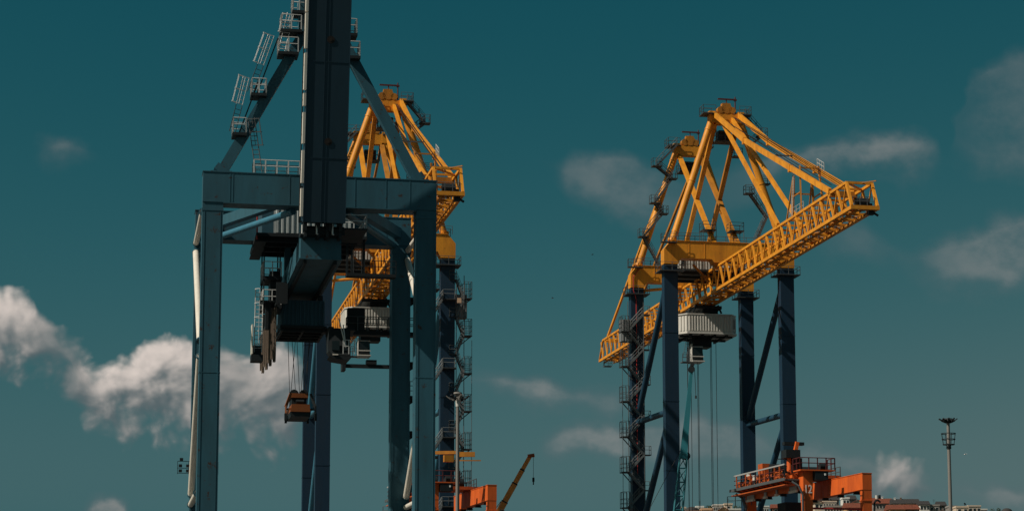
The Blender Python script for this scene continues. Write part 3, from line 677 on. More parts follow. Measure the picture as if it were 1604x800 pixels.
# girder under the portals
gi = MB().box(-1.42, 1.42, -1.3, 27, 33.72, 35.2).build('girder', teal, K)
m = MB()
for y in (1.5, 5, 8.5, 12, 15.5, 19, 22.5): m.box(-1.45, -1.42, y-.04, y+.04, 33.76, 35.18).box(1.42, 1.45, y-.04, y+.04, 33.76, 35.18)
m.box(-1.5, 1.5, -1.32, 27, 33.66, 33.72); m.build('stiffener', teal, gi)
m = MB().box(-1.5, 1.55, -2.4, -.9, 35.2, 35.5)
for x in (-1.2, -.3, .3, 1.2): m.box(x-.1, x+.1, -2.6, -.9, 35.0, 36.3)
m.build('hinge_block', dark, K)
for b in (0, GB):
    for sx in (-1, 1): MB().box(sx*1.2-.22, sx*1.2+.22, b-.5, b+.5, 35.2, 37.5).build('hanger', teal, K)
platform(K, 1.45, 3.2, -1.6, 3.2, 35.9, 'XyY', dark, railw, .95, .035)
m = MB()
for sx in (-1, 1): m.box(sx*1.05-.1, sx*1.05+.1, -1.0, 26.5, 33.4, 33.64)
build_each(m, 'trolley_rail', dark, gi)
# machinery house
mh = MB().box(-3.4, 3.3, 9.2, 15.4, 37.5, 40.7).build('machinery_house', corrb, K)
MB().corrugated((-2.55, 9.15), (3.25, 9.15), 37.55, 40.6, .37, .12).build('ribbed_cladding', mat('blue_grey_sheet', (.42, .46, .46), .5, dirt=.3), mh)
MB().corrugated((-3.41, 15.3), (-3.41, 9.3), 37.55, 40.6, .37, .1).build('ribbed_cladding', corrb, mh)
m = MB().box(-3.85, 3.8, 8.6, 16, 37.18, 37.42)
for y in (9.2, 11, 13, 15): m.box(-3.7, 3.7, y-.12, y+.12, 36.85, 37.16)
m.box(-3.9, -3.1, 8.6, 16, 36.75, 36.84); m.build('house_floor', dark, mh)
MB().tube((-3.8, 8.7, 36.9), (-3.8, 8.7, 40.2), .055, n=6).build('red_pipe', redpaint, mh)
MB().rail([(1.6, 8.7, 37.45), (4.3, 8.7, 37.45)], 1.0, .8, .04).rail([(4.3, 8.7, 37.45), (4.3, 12, 37.45)], 1.0, .9, .04).build('handrail', railw, mh)
MB().box(3.85, 4.4, 8.6, 12.2, 37.2, 37.4).build('side_walk', dark, mh)
# platforms, ladders and rails on the A-frame
def wplat(x0, x1, z, sides='xXyY', y0=-.95, y1=.55, h=1.05): return platform(K, x0, x1, y0, y1, z, sides, dark, railw, h, .035, .2, .6)
wplat(-3.15, -1.7, 48.55, 'xyY'); wplat(-3.0, -1.5, 50.2, 'xyY'); wplat(-5.0, -3.9, 45.45); wplat(-6.25, -5.25, 42.55); wplat(-2.2, -1.2, 51.6, 'xyY')
wplat(1.6, 2.45, 50.15, 'XyY'); wplat(1.75, 2.68, 48.5, 'XyY')
y = -.7
MB().ladder((-4.36, y, 47.55), (-3.65, y, 49.75), (.95, 0, -.3), .42, .028, cage=(.02, .98), out=(-.95, -.2, .3)).build('caged_ladder', railw, K)
MB().ladder((-5.05, y, 45.5), (-4.38, y, 47.5), (.95, 0, -.3), .42, .028).build('ladder', dark, K)
MB().ladder((-5.80, y, 44.6), (-5.35, y, 46.6), (.95, 0, -.25), .42, .028, cage=(.02, .98), out=(-.95, -.2, .3)).build('caged_ladder', railw, K)
MB().ladder((-6.25, y, 42.6), (-5.81, y, 44.55), (.95, 0, -.25), .42, .028).build('ladder', dark, K)
MB().ladder((-4.35, y, 39.75), (-4.95, y, 43.7), (1, 0, .1), .45, .035, cage=(.5, .98), out=(.95, -.2, 0)).build('caged_ladder', raild, K)
MB().ladder((-2.9, y, 48.6), (-2.3, y, 51.4), (1, 0, -.2), .45, .035, cage=(.5, .98), out=(-.95, -.2, 0)).build('caged_ladder', railw, K)
for (p, q) in (((-5.0, 45.4), (-3.55, 49.6)), ((-6.2, 42.5), (-4.9, 46.3))): MB().beam((p[0]+.4, -.5, p[1]), (q[0]+.4, -.5, q[1]), .09, .09).build('ladder_stay', dark, K)
MB().rail([(-4.7, -.7, 39.75), (-1.5, -.7, 39.75)], .95, .85, .04).rail([(-4.7, .7, 39.75), (-1.5, .7, 39.75)], .95, .85, .035).rail([(-4.7, -.7, 39.75), (-4.7, .7, 39.75)], .95, .85, .035).build('handrail', railw, K)
m = MB()
for x in (-6.2, -5.95, -5.7, 5.1): m.tube((x, -.3, 39.74), (x, .1, 39.74), .12, n=10)
build_each(m, 'lifting_lug', dark, K)
# side walkways, ladder tower and festoon on the girder's left
for z in (34.55, 32.4):
    platform(K, -3.2, -1.75, 10.6, 13.4, z, 'xyY', dark, railw, 1.1, .035, .28, .7, 'side_walk')
m = MB()
for x in (-3.1, -1.9):
    for y in (10.8, 13.2): m.beam((x, y, 32.4), (x, y, 36.9), .1)
build_each(m, 'walk_hanger', dark, K)
MB().box(-2.6, -1.95, 11, 13, 32.5, 35.0).build('switch_cabinet', dark, K)
MB().ladder((-3.55, 9.6, 28.6), (-3.5, 9.6, 33.4), (1, 0, 0), .55, .035, cage=(.1, .98), out=(0, -1, 0)).build('caged_ladder', railw, K)
MB().box(-4.05, -3.95, 9.0, 9.9, 28.4, 30.6).build('ladder_shield', white, K)
MB().box(-4.05, -3.2, 9.0, 10.4, 27.9, 28.35).box(-3.95, -3.3, 9.6, 10.3, 28.3, 29.1).build('ladder_foot', dark, K)
MB().box(-3.4, -2.3, 9.5, 10.6, 32.4, 32.5).box(-3.0, -2.6, 9.9, 10.4, 30.4, 32.4).build('ladder_bracket', dark, K)
fr = MB().box(-2.35, -2.2, 8.5, 26, 32.05, 32.2)
for y in (9, 14, 19, 24): fr.box(-2.3, -1.45, y-.08, y+.08, 32.2, 33.8)
fr.build('festoon_rail', dark, K)
for i in range(8):
    y0 = 9.5 + i * 2.0; zb = 28.0 + .13 * i + (.35 if i % 2 else 0); pts = []
    for j in range(13):
        t = j / 12; pts.append((-2.28, y0 + 1.15 * t + .1, 32.0 - (32.0 - zb) * (1 - abs(2*t - 1) ** 6)))
    m = MB()
    for dx in (-.06, .05): m.path([(x+dx, yy, zz) for x, yy, zz in pts], .042, 5)
    m.build('festoon_loop', cable, K)
# trolley: ribbed house, underframe, cab
tl = MB().box(-1.6, 1.6, 11.9, 17.3, 31.05, 33.0).build('trolley_house', corrb, K)
m = MB().corrugated((-1.6, 11.88), (1.6, 11.88), 31.1, 32.95, .27, .08); m.corrugated((-1.62, 17.3), (-1.62, 11.9), 31.1, 32.95, .5, .06); m.build('ribbed_cladding', corrb, tl)
m = MB().box(-1.75, 1.75, 11.7, 17.5, 30.85, 31.03)
for y in (12.2, 13.6, 15.0, 16.4, 17.2): m.box(-1.7, 1.7, y-.08, y+.08, 30.6, 30.84)
for x in (-1.6, 0, 1.6): m.box(x-.09, x+.09, 11.8, 17.4, 30.62, 30.83)
m.build('underframe', dark, tl)
m = MB()
for x in (-1.3, 1.3):
    for y in (12.3, 16.9): m.box(x-.15, x+.15, y-.4, y+.4, 33.0, 33.4)
build_each(m, 'trolley_wheel_box', dark, K)
MB().box(1.75, 3.9, 11.6, 14.0, 30.75, 30.9).box(1.75, 2.1, 10.0, 12.5, 30.3, 30.75).build('cab_walk', dark, K)
cb = MB().prism([(1.75, 10.0, 30.5), (3.35, 10.0, 30.5), (3.35, 9.5, 28.55), (2.0, 9.5, 28.55), (1.75, 9.6, 28.9)], (0, 2.1, 0)).build('operator_cab', dark, K)
MB().prism([(1.8, 9.45, 28.5), (3.5, 9.45, 28.5), (3.2, 9.45, 28.15), (2.1, 9.45, 28.3)], (0, 2.4, 0)).build('cab_floor', dark, cb)
MB().box(1.95, 2.5, 9.46, 9.6, 28.9, 29.6).box(2.7, 3.2, 9.5, 9.7, 28.9, 29.6).build('windscreen', glass, cb)
MB().box(2.0, 2.4, 9.35, 9.45, 28.52, 28.6).build('lamp', white, cb)
m = MB().rail([(2.75, 9.2, 28.6), (3.6, 9.2, 28.6)], 1.05, .5, .03); m.tube((2.4, 9.3, 31.3), (2.95, 9.3, 29.1), .05, n=5); m.tube((2.75, 9.3, 30.8), (2.95, 9.3, 29.1), .05, n=5); m.build('cab_rail', railw, cb)
# stair frame and cross walk on the right
fr = MB()
for x in (2.95, 3.3, 4.2): fr.beam((x, 9, 34.6), (x, 9, 37.2), .16)
fr.box(2.9, 6.6, 8.6, 9.6, 34.4, 34.62)
fro = fr.build('stair_frame', dark, K)
MB().ladder((3.75, 8.9, 34.6), (3.75, 8.9, 37.0), (1, 0, 0), .6, .035, .26).build('ladder', dark, fro)
MB().rail([(4.2, 8.7, 34.62), (6.6, 8.7, 34.62)], 1.0, .8, .03).build('handrail', dark, fro)
platform(K, 3.5, 9.2, 13.8, 14.8, 31.1, 'xyY', dark, raild, 1.1, .035, .3, .8, 'cross_walk')
MB().box(3.6, 4.9, 14.0, 14.7, 31.1, 32.9).build('electrical_cabinet', dark, K)
for (z, h) in ((33.6, 0), (28.6, 0), (26.0, 1), (23.3, 0), (19.2, 1)):
    pf = MB().box(8.2, 9.2, 12.5, 13.5, z-.15, z).prism([(8.2, 12.9, z-.15), (9.0, 12.9, z-.15), (8.2, 12.9, z-.7)], (0, .12, 0)).build('leg_bracket', dark, K)
    if h: MB().rail([(8.25, 12.55, z), (9.15, 12.55, z)], 1.1, .5, .03, (.35, .7)).build('handrail', raild, pf)
# spreader hanging from it
sp3 = thing('container_spreader', 'rusty orange spreader hanging on crossed ropes inside the teal crane', 'spreader', (0, 0, 0), QUAY, 'hanging spreaders')
a0, b0, z0 = -.12, 14.2, 23.95
sp3.location = (O3[0] + vx * a0 - vy * b0, O3[1] + vy * a0 + vx * b0, z0)
MB().prism([(-.72, -2.4, .2), (.72, -2.4, .2), (.78, -2.4, .55), (-.78, -2.4, .55)], (0, 3.6, 0)).build('base_frame', dark, sp3)
mb_ = MB().prism([(-.75, -2.5, .55), (.72, -2.5, .55), (.66, -2.5, 1.12), (-.68, -2.5, 1.12)], (0, 4.8, 0)).build('main_beam', sprd, sp3)
hb = MB().prism([(-.72, -1.6, 1.72), (.62, -1.6, 1.72), (.6, -1.6, 2.05), (-.7, -1.6, 2.05)], (0, 2.6, 0)).build('headblock', sprd, sp3)
for x in (-.42, .32): MB().tube((x, -1.4, 2.0), (x, -1.0, 2.0), .36, n=18).build('sheave', dark, hb)
m = MB().box(-.6, .5, -1.4, .8, 1.12, 1.7); m.tube((-.3, -1.7, 1.4), (.3, -1.7, 1.4), .15, n=8); m.build('hoist_frame', dark, sp3)
for sx in (-1, 1):
    m = MB().beam((sx*.75, -2.2, 1.95), (sx*1.12, -2.3, .9), .12, .2); m.beam((sx*1.1, -2.3, 1.0), (sx*1.13, -2.4, .2), .1, .16); m.beam((sx*.7, -2.3, .75), (sx*1.12, -2.3, .75), .12, .14); m.build('side_link', sprd if sx < 0 else dark, sp3)
    MB().box(sx*1.12-.09, sx*1.12+.09, -2.6, -2.2, -.1, .4).build('flipper', dark, sp3)
    MB().box(sx*.84-.08, sx*.84+.08, .7, 1.1, .05, .6).build('flipper', dark, sp3)
for (x0, x1) in ((-1.0, -.75), (-.75, -.3), (-.35, .0), (-.25, -.65), (.1, .35), (.55, .1), (.95, .3), (.75, .5)):
    MB().tube((x0 + .2 * (x1 - x0), -1.2, 6.62), (x1, -1.2, 2.1), .022, n=5).build('hoist_rope', rope, sp3)

# ------------------------------------------------------------------ orange rubber-tyred gantry cranes
def gantry(loc, rz, label, number, L=15.4, Wd=6.2, H=24.2):
    g = thing('gantry_crane', label, 'crane', loc, rz, 'orange yard gantries')
    GZ0, GZ1 = H - 1.7, H
    # local x across (girder A at 0, girder B at Wd), local y along the girders away from the lens
    for gi_, x in enumerate((0, Wd)):
        for y in (0, L):
            lg = MB().prism([(x-.45, y-.33, 2.6), (x+.5, y-.33, 2.6), (x+.5, y-.33, GZ0+.1), (x-.45, y-.33, GZ0+.1)], (0, .66, 0)).build('leg', orange, g)
            MB().box(x-.5, x+.55, y-.38, y+.38, H-2.7, H-2.6).box(x-.5, x+.55, y-.38, y+.38, 10, 10.1).build('flange', orange, lg)
            bg = MB().box(x-.4, x+.4, y-2.2, y+2.2, 1.5, 2.6).build('bogie', orange, g)
            for yy in (y-1.6, y+1.6): MB().tube((x-.35, yy, .8), (x+.35, yy, .8), .8, n=18).build('wheel', dark, bg)
        gd = MB().box(x-.46, x+.52, -.35, L+.35, GZ0+.1, GZ1).build('girder', orange, g)
        m = MB()
        for y in (L*.33, L*.66): m.box(x-.48, x-.46, y-.08, y+.08, GZ0+.15, GZ1-.05)
        m.box(x-.5, x+.56, -.38, L+.38, GZ1, GZ1+.06); m.build('stiffener', orange, gd)
        m = MB()
        for y in (2.5, 6.5, 10.5, 13.5): m.box(x-.1, x+.4, y-.25, y+.25, GZ0-.08, GZ0+.1).box(x-.2, x+.5, y-.12, y+.12, GZ0-.16, GZ0-.08)
        build_each(m, 'floodlight', dark, gd)
    for y in (0, L):
        MB().box(.5, Wd-.45, y-.25, y+.25, 2.6, 3.5).build('sill_beam', orange, g)
        MB().tube((.5, y, H-3.5), (Wd-.45, y, H-3.5), .1, n=8).build('tie_pipe', redpaint, g)
    # walkway and cable gear carried outside girder A
    wk = MB().box(-2.0, -.5, .6, L+.7, GZ1-.75, GZ1-.62); wk.box(-2.06, -1.98, .5, L+.8, GZ1-.78, GZ1-.5)
    wko = wk.build('side_walkway', raild, g)
    for i in range(11):
        y = 1.0 + i * 1.35; m = MB().beam((-1.95, y, GZ1-.80), (-.47, y, GZ1-1.15), .10, .14); m.build('walkway_bracket', oranged, wko)
    m = MB().box(-2.08, -1.97, .5, L-.6, GZ1+.72, GZ1+.86); m.build('cable_duct', mat('grey_duct', (.35, .35, .34)), wko)
    for i in range(11):
        y = .6 + i * 1.35; MB().beam((-2.0, y, GZ1-.6), (-2.0, y, GZ1+.72), .11).build('duct_post', oranged if i % 3 else dark, wko)
    rr = random.Random(11 + number)
    for i in range(20):
        y = 1.0 + i * .70 + rr.uniform(-.2, .2); x = rr.uniform(-1.6, -.8); w = rr.uniform(.25, .6)
        MB().box(x-w/2, x+w/2, y-w/2, y+w/2*1.5, GZ1-.6, GZ1-.6+rr.uniform(.5, 1.3)).build('junction_box', (orange, oranged, dark, oranged, dark, orange, dark, corr)[i % 8], wko)
    m = MB()
    for i in range(7): y = 1.2 + i*2; m.beam((-1.9, y, GZ1-.5), (-.6, y+1.6, GZ1+.5), .10, .10)
    build_each(m, 'diagonal_brace', oranged, wko)
    MB().box(-1.95, -.55, .8, L+.5, GZ1-1.22, GZ1-1.12).build('lower_tray', oranged, wko)
    for zz in (GZ1-.15, GZ1+.3): MB().tube((-2.0, .6, zz), (-2.0, L-.6, zz), .045, n=6).build('side_rail', maroon, wko)
    for y in (2.0, 5.2, 9.1, 12.4): MB().tube((-1.5, y, GZ1+.1), (-.7, y+.9, GZ1+.1), rr.uniform(.2, .34), n=10).build('hydraulic_motor', (dark, oranged)[int(y) % 2], wko)
    # trolley with winches on top
    ty = L * .62
    tr = MB().box(-.6, Wd+.6, ty-2.2, ty+2.2, GZ1+.12, GZ1+.45).build('trolley', oranged, g)
    MB().tube((-.5, ty-1.2, GZ1+1.05), (2.2, ty-1.2, GZ1+1.05), .5, n=16).build('winch_drum', dark, tr)
    MB().tube((3.4, ty+.8, GZ1+1.05), (5.6, ty+.8, GZ1+1.05), .5, n=16).build('winch_drum', dark, tr)
    MB().box(-.9, -.1, ty-.1, ty+1.2, GZ1+.45, GZ1+1.7).build('drive_cabinet', oranged, tr)
    MB().tube((-.9, ty+4.2, GZ1+.7), (.4, ty+5.6, GZ1+.7), .28, n=12).build('motor', corr, tr)
    MB().box(.55, 1.9, -.95, .9, GZ1-.75, GZ1+.06).build('control_cabinet', dark, g)
    MB().box(1.5, 1.65, -1.0, -.95, GZ1-.35, GZ1-.15).build('gauge', letter, g)
    m = MB().box(-1.0, 2.6, -1.0, .9, GZ1+.08, GZ1+.2); pf = m.build('end_platform', orange, g)
    MB().rail([(-1.0, -.95, GZ1+.2), (2.6, -.95, GZ1+.2)], 1.15, .9, .045).rail([(2.6, -.95, GZ1+.2), (2.6, .9, GZ1+.2)], 1.15, .9, .045).rail([(-1, -.95, GZ1+.2), (-1, .9, GZ1+.2)], 1.15, .9, .045).build('handrail', maroon, pf)
    MB().tube((1.2, -.4, GZ1+.5), (1.9, -.4, GZ1+.5), .35, n=12).build('cable_reel', dark, pf)
    MB().rail([(Wd-.3, 5.5, GZ1+.06), (Wd-.3, L-.4, GZ1+.06)], 1.1, 1.2, .04).build('handrail', raild, g)
    MB().rail([(-.3, L-1.0, GZ1-2.2), (-2.2, L+1, GZ1-2.2)], 1.0, .9, .03).build('handrail', raild, g)
    # exhaust mast and sheave head
    px_, py_ = -.3, 3.6
    mt = MB().tube((px_, py_, GZ1), (px_, py_, GZ1+2.3), .28, n=12).build('jib_post', orange if number else yellow, g)
    m = MB().box(px_-.6, px_+.9, py_-.7, py_+.6, GZ1+1.7, GZ1+2.5); m.box(px_+.1, px_+1.2, py_-.4, py_+.5, GZ1+.2, GZ1+1.7); m.beam((px_-1.3, py_, GZ1+1.6), (px_+.2, py_, GZ1+1.6), .08); m.beam((px_-1.3, py_, GZ1+.9), (px_+.2, py_, GZ1+.9), .08)
    m.build('jib_motor', dark, mt)
    MB().beam((px_+.5, py_-.4, GZ1+2.4), (px_+.7, py_-.4, GZ1+3.3), .35, .35).build('jib_head', orange, mt)
    MB().box(px_-.6, px_+1.5, py_-.3, py_+.3, GZ1+3.0, GZ1+3.3).build('jib_cap', dark, mt)
    # boards hung on the girder's outer face
    for y, w in ((1.1, 1.9), (6.3, .45), (9.3, .7), (12.8, 2.1)):
        sgn = MB().box(-.60, -.50, y, y+w, GZ0+.07, GZ0+1.0).build('sign_board', mat('grey_board', (.30, .31, .30), .5), gd)
        MB().box(-.70, -.48, y-.05, y+w+.05, GZ0-.16, GZ0+.06).build('board_ledge', white, sgn)
        m = MB()
        for i in range(int(w/.28)): m.beam((-.62, y+.1+i*.28, GZ0+.06), (-.62, y+.26+i*.28, GZ0+.9), .03, .06)
        m.build('board_slats', letter, sgn)
    for y in (-.5, L-.2):
        m = MB().path([(-.62, y, 2), (-.62, y, H-2.2), (-1.0, y, H-1.4), (-1.6, y+.3, H-.95)], .11, 8); m.build('down_pipe', raild, g)
    m = MB().path([(Wd+.8, -.2, 2.2), (Wd+.8, -.2, H-2.9), (Wd+.95, -.2, H-2.65), (Wd+1.2, -.2, H-2.6), (Wd+1.45, -.2, H-2.8)], .1, 8); m.build('gooseneck_pipe', dark, g)
    # cab and spreader hang under the trolley
    MB().box(1.0, 3.4, ty-1.4, ty+.8, GZ0-3.4, GZ0-.6).build('operator_cab', dark, g)
    MB().box(1.1, 3.3, ty-1.45, ty-1.4, GZ0-2.9, GZ0-1.4).build('windscreen', glass, g)
    if number:
        cu = bpy.data.curves.new('number', 'FONT'); cu.body = str(number); cu.size = 1.15; cu.extrude = .012; cu.align_x = 'CENTER'
        to = bpy.data.objects.new('tmp', cu); C.objects.link(to)
        me = bpy.data.meshes.new_from_object(to); bpy.data.objects.remove(to)
        no = bpy.data.objects.new('number', me); C.objects.link(no); me.materials.append(letter)
        no.parent = g; no.location = (.02, -.37, H-2.05); no.rotation_euler = (R(90), 0, 0); no.scale = (.75, 1, 1)
        no['label'] = 'white number 12 painted on the leg'
    return g
gantry((28.71, 205.0, 0), R(14.2), 'orange yard gantry numbered 12 below the free-standing yellow crane', 12)
g2 = gantry((-8.2, 219.0, 0), R(14.2), 'orange yard gantry partly hidden behind the teal crane\'s right leg', 0)
jp = MB().beam((-.6, 1.5, 27.6), (2.6, .3, 27.6), .4, .34).build('jib_beam', yellowd, g2)
MB().beam((2.6, .3, 27.4), (4.4, -.2, 27.4), .35, .5).beam((2.0, .3, 26.75), (5.0, -.4, 26.75), .12, .12).box(1.2, 2.2, .1, .7, 26.6, 27.3).build('jib_trolley', yellowd, jp)

# ------------------------------------------------------------------ light masts
def light_mast(loc, h, label, kind):
    t = thing('light_mast', label, 'light mast', loc, R(12), 'harbour light masts')
    MB().tube((0, 0, 0), (0, 0, h-.4), .24, .15, n=16).build('pole', concretepole, t)
    if kind == 'basket':
        m = MB().tube((0, 0, h-.55), (0, 0, h-.35), .26, .48, n=16).tube((0, 0, h-.35), (0, 0, h-.1), .48, .36, n=16); m.build('head_ring', dark, t)
        for i in range(10):
            a = 2*math.pi*i/10; c, s = math.cos(a), math.sin(a)
            m = MB().beam((c*.25, s*.25, h-.42), (c*.62, s*.62, h-.26), .18, .24); m.beam((c*.6, s*.6, h-.32), (c*.9, s*.9, h-.14), .14, .07); m.build('floodlight', dark, t)
        rg = MB()
        for (z, r) in ((h-1.55, .68), (h-2.1, .62), (h-2.6, .54)):
            rg.path([(r*math.cos(2*math.pi*i/20), r*math.sin(2*math.pi*i/20), z) for i in range(21)], .04, 6)
        for i in range(8):
            a = 2*math.pi*i/8; rg.tube((.54*math.cos(a), .54*math.sin(a), h-2.6), (.68*math.cos(a), .68*math.sin(a), h-1.55), .03, n=6); rg.beam((.1*math.cos(a), .1*math.sin(a), h-2.6), (.54*math.cos(a), .54*math.sin(a), h-2.6), .06, .05)
        rg.tube((0, 0, h-3.0), (0, 0, h-2.66), .24, .22, n=12); rg.build('service_ring', dark, t)
    elif kind == 'arms':
        MB().tube((0, 0, h-.40), (0, 0, h-.22), .25, .42, n=16).tube((0, 0, h-.22), (0, 0, h-.08), .42, .36, n=16).build('head_ring', concretepole, t)
        for i in range(7):
            a = 2*math.pi*i/7 + .35; c, s = math.cos(a), math.sin(a)
            m = MB().beam((c*.15, s*.15, h-.62), (c*.75, s*.75, h-.72), .07, .07); m.beam((c*.7, s*.7, h-.72), (c*1.1, s*1.1, h-.42), .24, .08); m.box(c*.42-.1, c*.42+.1, s*.42-.1, s*.42+.1, h-.85, h-.48); m.build('floodlight', concretepole if i % 2 else dark, t)
        MB().tube((.62, .2, h-.6), (.62, .2, h+.5), .02, n=5).build('antenna', dark, t)
        MB().tube((0, 0, h-1.4), (0, 0, h-.8), .19, .22, n=12).build('head_sleeve', corr, t)
    else:
        m = MB()
        for z in (h, h-.75, h-1.3): m.beam((-2.2, 0, z), (2.2, 0, z), .06)
        for x in (-2.2, -1.0, 1.0, 2.2): m.beam((x, 0, h-1.4), (x, 0, h), .05)
        m.build('light_frame', dark, t)
        for z in (h+.1, h-.6, h-1.15):
            for x in ((-1.8,) if z > h else (-1.9, -1.1, 1.1, 1.9)): MB().box(x-.18, x+.18, -.2, .1, z-.05, z+.25).build('floodlight', dark, t)
    return t
light_mast((41.65, 200, 0), 29.0, 'tall grey light mast with service ring, alone at far right', 'basket')
light_mast((-5.0, 193, 0), 30.6, 'grey light mast with arms, beside the half-hidden yellow crane\'s stair leg', 'arms')
light_mast((-34.4, 230, 0), 27.6, 'dark floodlight frame peeping out left of the teal crane\'s left leg', 'frame')

# ------------------------------------------------------------------ yellow telescopic mobile crane
mc = thing('mobile_crane', 'small yellow telescopic mobile crane boom with hook, right of the orange gantry', 'crane', (-16.5, 280, 0), 0)
p0 = (2.0, 0, 2.6); p3 = (18.9, 0, 33.0)
ts = (0, .72, .80, .88, .94, 1.0); ws = (.95, .85, .75, .64, .54)
for i, w in enumerate(ws): MB().beam(lerp(p0, p3, ts[i] - (.02 if i else 0)), lerp(p0, p3, ts[i+1]), w*.75, w).build('boom_section', mat('mobile_crane_yellow', (.80, .27, .05), .5, dirt=.5, dirtcol=(.40, .11, .03)), mc)
m = MB()
for t, w in zip(ts[1:-1], ws): m.beam(lerp(p0, p3, t-.003), lerp(p0, p3, t+.002), w*.8, w*1.05)
build_each(m, 'boom_collar', dark, mc)
MB().beam((18.6, 0, 33.0), (19.5, 0, 33.15), .5, .45).build('boom_head', oranged, mc)
MB().tube((19.35, 0, 33.1), (19.35, 0, 30.1), .028, n=5).build('hook_rope', rope, mc)
MB().box(19.2, 19.5, -.15, .15, 29.6, 30.15).tube((19.35, 0, 29.6), (19.35, 0, 29.2), .08, n=8).build('hook_block', dark, mc)
MB().path([(1.5, .5, 3.5), (10.5, .5, 20.9), (15.0, .4, 27.0)], .05, 5).build('luffing_rope', rope, mc)
MB().box(-4, 5.5, -1.3, 1.3, .9, 1.7).build('chassis', mat('mobile_crane_yellow', (.62, .28, .035)), mc)
for x in (-3.2, -1.8, 2.6, 4.4):
    for y in (-1.25, 1.25): MB().tube((x, y-.2, .65), (x, y+.2, .65), .65, n=16).build('wheel', dark, mc)
MB().box(-2.5, 2.6, -1.1, 1.1, 1.75, 3.2).box(3.6, 5.4, -1.2, 1.2, 1.72, 2.8).build('superstructure', mat('mobile_crane_yellow', (.62, .28, .035)), mc)

# ------------------------------------------------------------------ turquoise lattice harbour crane
hc = thing('harbour_crane', 'turquoise lattice crane jib crossing the yellow crane\'s left leg', 'crane', (16.2, 228, 0), 0)
q0, q1, q2 = (-.1, 0, 4.0), (2.45, 0, 28.2), (3.4, 0, 37.4)
def sect(t): p = lerp(q0, q1, t); w = 1.5 - .75 * t; return p, w
lt = MB(); NP = 16
for sx in (-1, 1):
    for sy in (-1, 1):
        pa, wa = sect(0); pb, wb = sect(1)
        lt.tube((pa[0]+sx*wa/2, pa[1]+sy*wa/2, pa[2]), (pb[0]+sx*wb/2, pb[1]+sy*wb/2, pb[2]), .09, n=6)
lo = lt.build('lattice_jib', latt, hc)
for i in range(NP):
    (pa, wa), (pb, wb) = sect(i/NP), sect((i+1)/NP); m = MB()
    for (s0, s1) in (((-1,-1),(1,-1)), ((1,-1),(1,1)), ((1,1),(-1,1)), ((-1,1),(-1,-1))):
        if i % 2: s0, s1 = s1, s0
        m.tube((pa[0]+s0[0]*wa/2, s0[1]*wa/2, pa[2]), (pb[0]+s1[0]*wb/2, s1[1]*wb/2, pb[2]), .05, n=5, cap=False)
        m.tube((pb[0]+s0[0]*wb/2, s0[1]*wb/2, pb[2]), (pb[0]+s1[0]*wb/2, s1[1]*wb/2, pb[2]), .045, n=5, cap=False)
    m.build('lacing', latt, lo)
MB().box(-.3, .9, -.5, .5, 20, 21.3).build('jib_plate', latt, lo)
MB().beam(lerp(q0, q1, .98), q2, .78, .8, .28, .3).build('fly_jib', latt, hc)
m = MB().tube((2.75, -.3, 28.0), (2.75, .3, 28.0), .42, n=14).tube((3.4, -.3, 37.5), (3.4, .3, 37.5), .36, n=14).tube((3.5, -.3, 38.0), (3.5, .3, 38.0), .22, n=14); m.build('sheave', dark, hc)
m = MB().path([(-3.0, 0, 14), (-1.2, 0, 22.5), (2.1, 0, 28.6), (3.3, 0, 37.3)], .03, 5).tube((3.75, 0, 37.5), (3.85, 0, 34.6), .03, n=5).tube((3.85, 0, 34.3), (3.85, 0, 34.6), .1, n=6); m.build('rope', rope, hc)
m = MB().beam((-1.2, 0, 20.6), (.2, 0, 20.4), .14, .16); m.tube((-1.2, -.1, 20.6), (-1.2, .1, 20.6), .28, n=12); m.build('guide_arm', dark, hc)
MB().box(-5.5, 1.5, -2, 2, 2.2, 5.0).build('superstructure', latt, hc)
MB().box(-6, 4, -2.6, 2.6, .9, 2.1).build('chassis', dark, hc)
for x in (-5, -3, -1, 1, 3):
    for y in (-2.3, 2.3): MB().tube((x, y-.35, .6), (x, y+.35, .6), .6, n=14).build('wheel', dark, hc)

# ------------------------------------------------------------------ gulls
def gull(loc, rz, s, label, col):
    t = thing('gull', label, 'bird', loc, rz, 'birds in the sky')
    prof = [(-.30, .01), (-.24, .045), (-.1, .085), (.06, .09), (.2, .06), (.27, .055), (.33, .04), (.38, .005)]
    m = MB(); n = 8; vs = [(x*s, r*s*math.cos(2*math.pi*i/n), r*s*.9*math.sin(2*math.pi*i/n)) for x, r in prof for i in range(n)]
    m._add(vs, [(k*n+i, k*n+(i+1)%n, (k+1)*n+(i+1)%n, (k+1)*n+i)[::-1] for k in range(len(prof)-1) for i in range(n)], True)
    m._add([(-.28*s, -.02*s, 0), (-.28*s, .02*s, 0), (-.45*s, .07*s, .01*s), (-.45*s, -.07*s, .01*s)], [(0,1,2,3)])
    m.build('body', col, t)
    for sy in (-1, 1):
        w = MB().prism([(.14*s, sy*.06*s, .03*s), (-.08*s, sy*.06*s, .03*s), (-.06*s, sy*.38*s, .16*s), (.16*s, sy*.36*s, .16*s)], (0, 0, .02*s))
        w.prism([(.16*s, sy*.36*s, .16*s), (-.06*s, sy*.38*s, .16*s), (-.14*s, sy*.72*s, .10*s), (.0, sy*.70*s, .10*s)], (0, 0, .015*s)); w.build('wing', col, t)
gw = mat('gull_white', (.8, .8, .78), .7, dirt=.1); gk = mat('gull_grey', (.06, .06, .06), .7, dirt=.1)
gull((47.52, 220, 27.4), R(200), .45, 'white gull flying right of the tall light mast', gw)
gull((9.0, 232, 51.0), R(20), .4, 'dark gull left of the free-standing yellow crane\'s beam', gk)
gull((4.3, 220, 44.0), R(160), .4, 'dark gull low over open sky between the yellow cranes', gk)

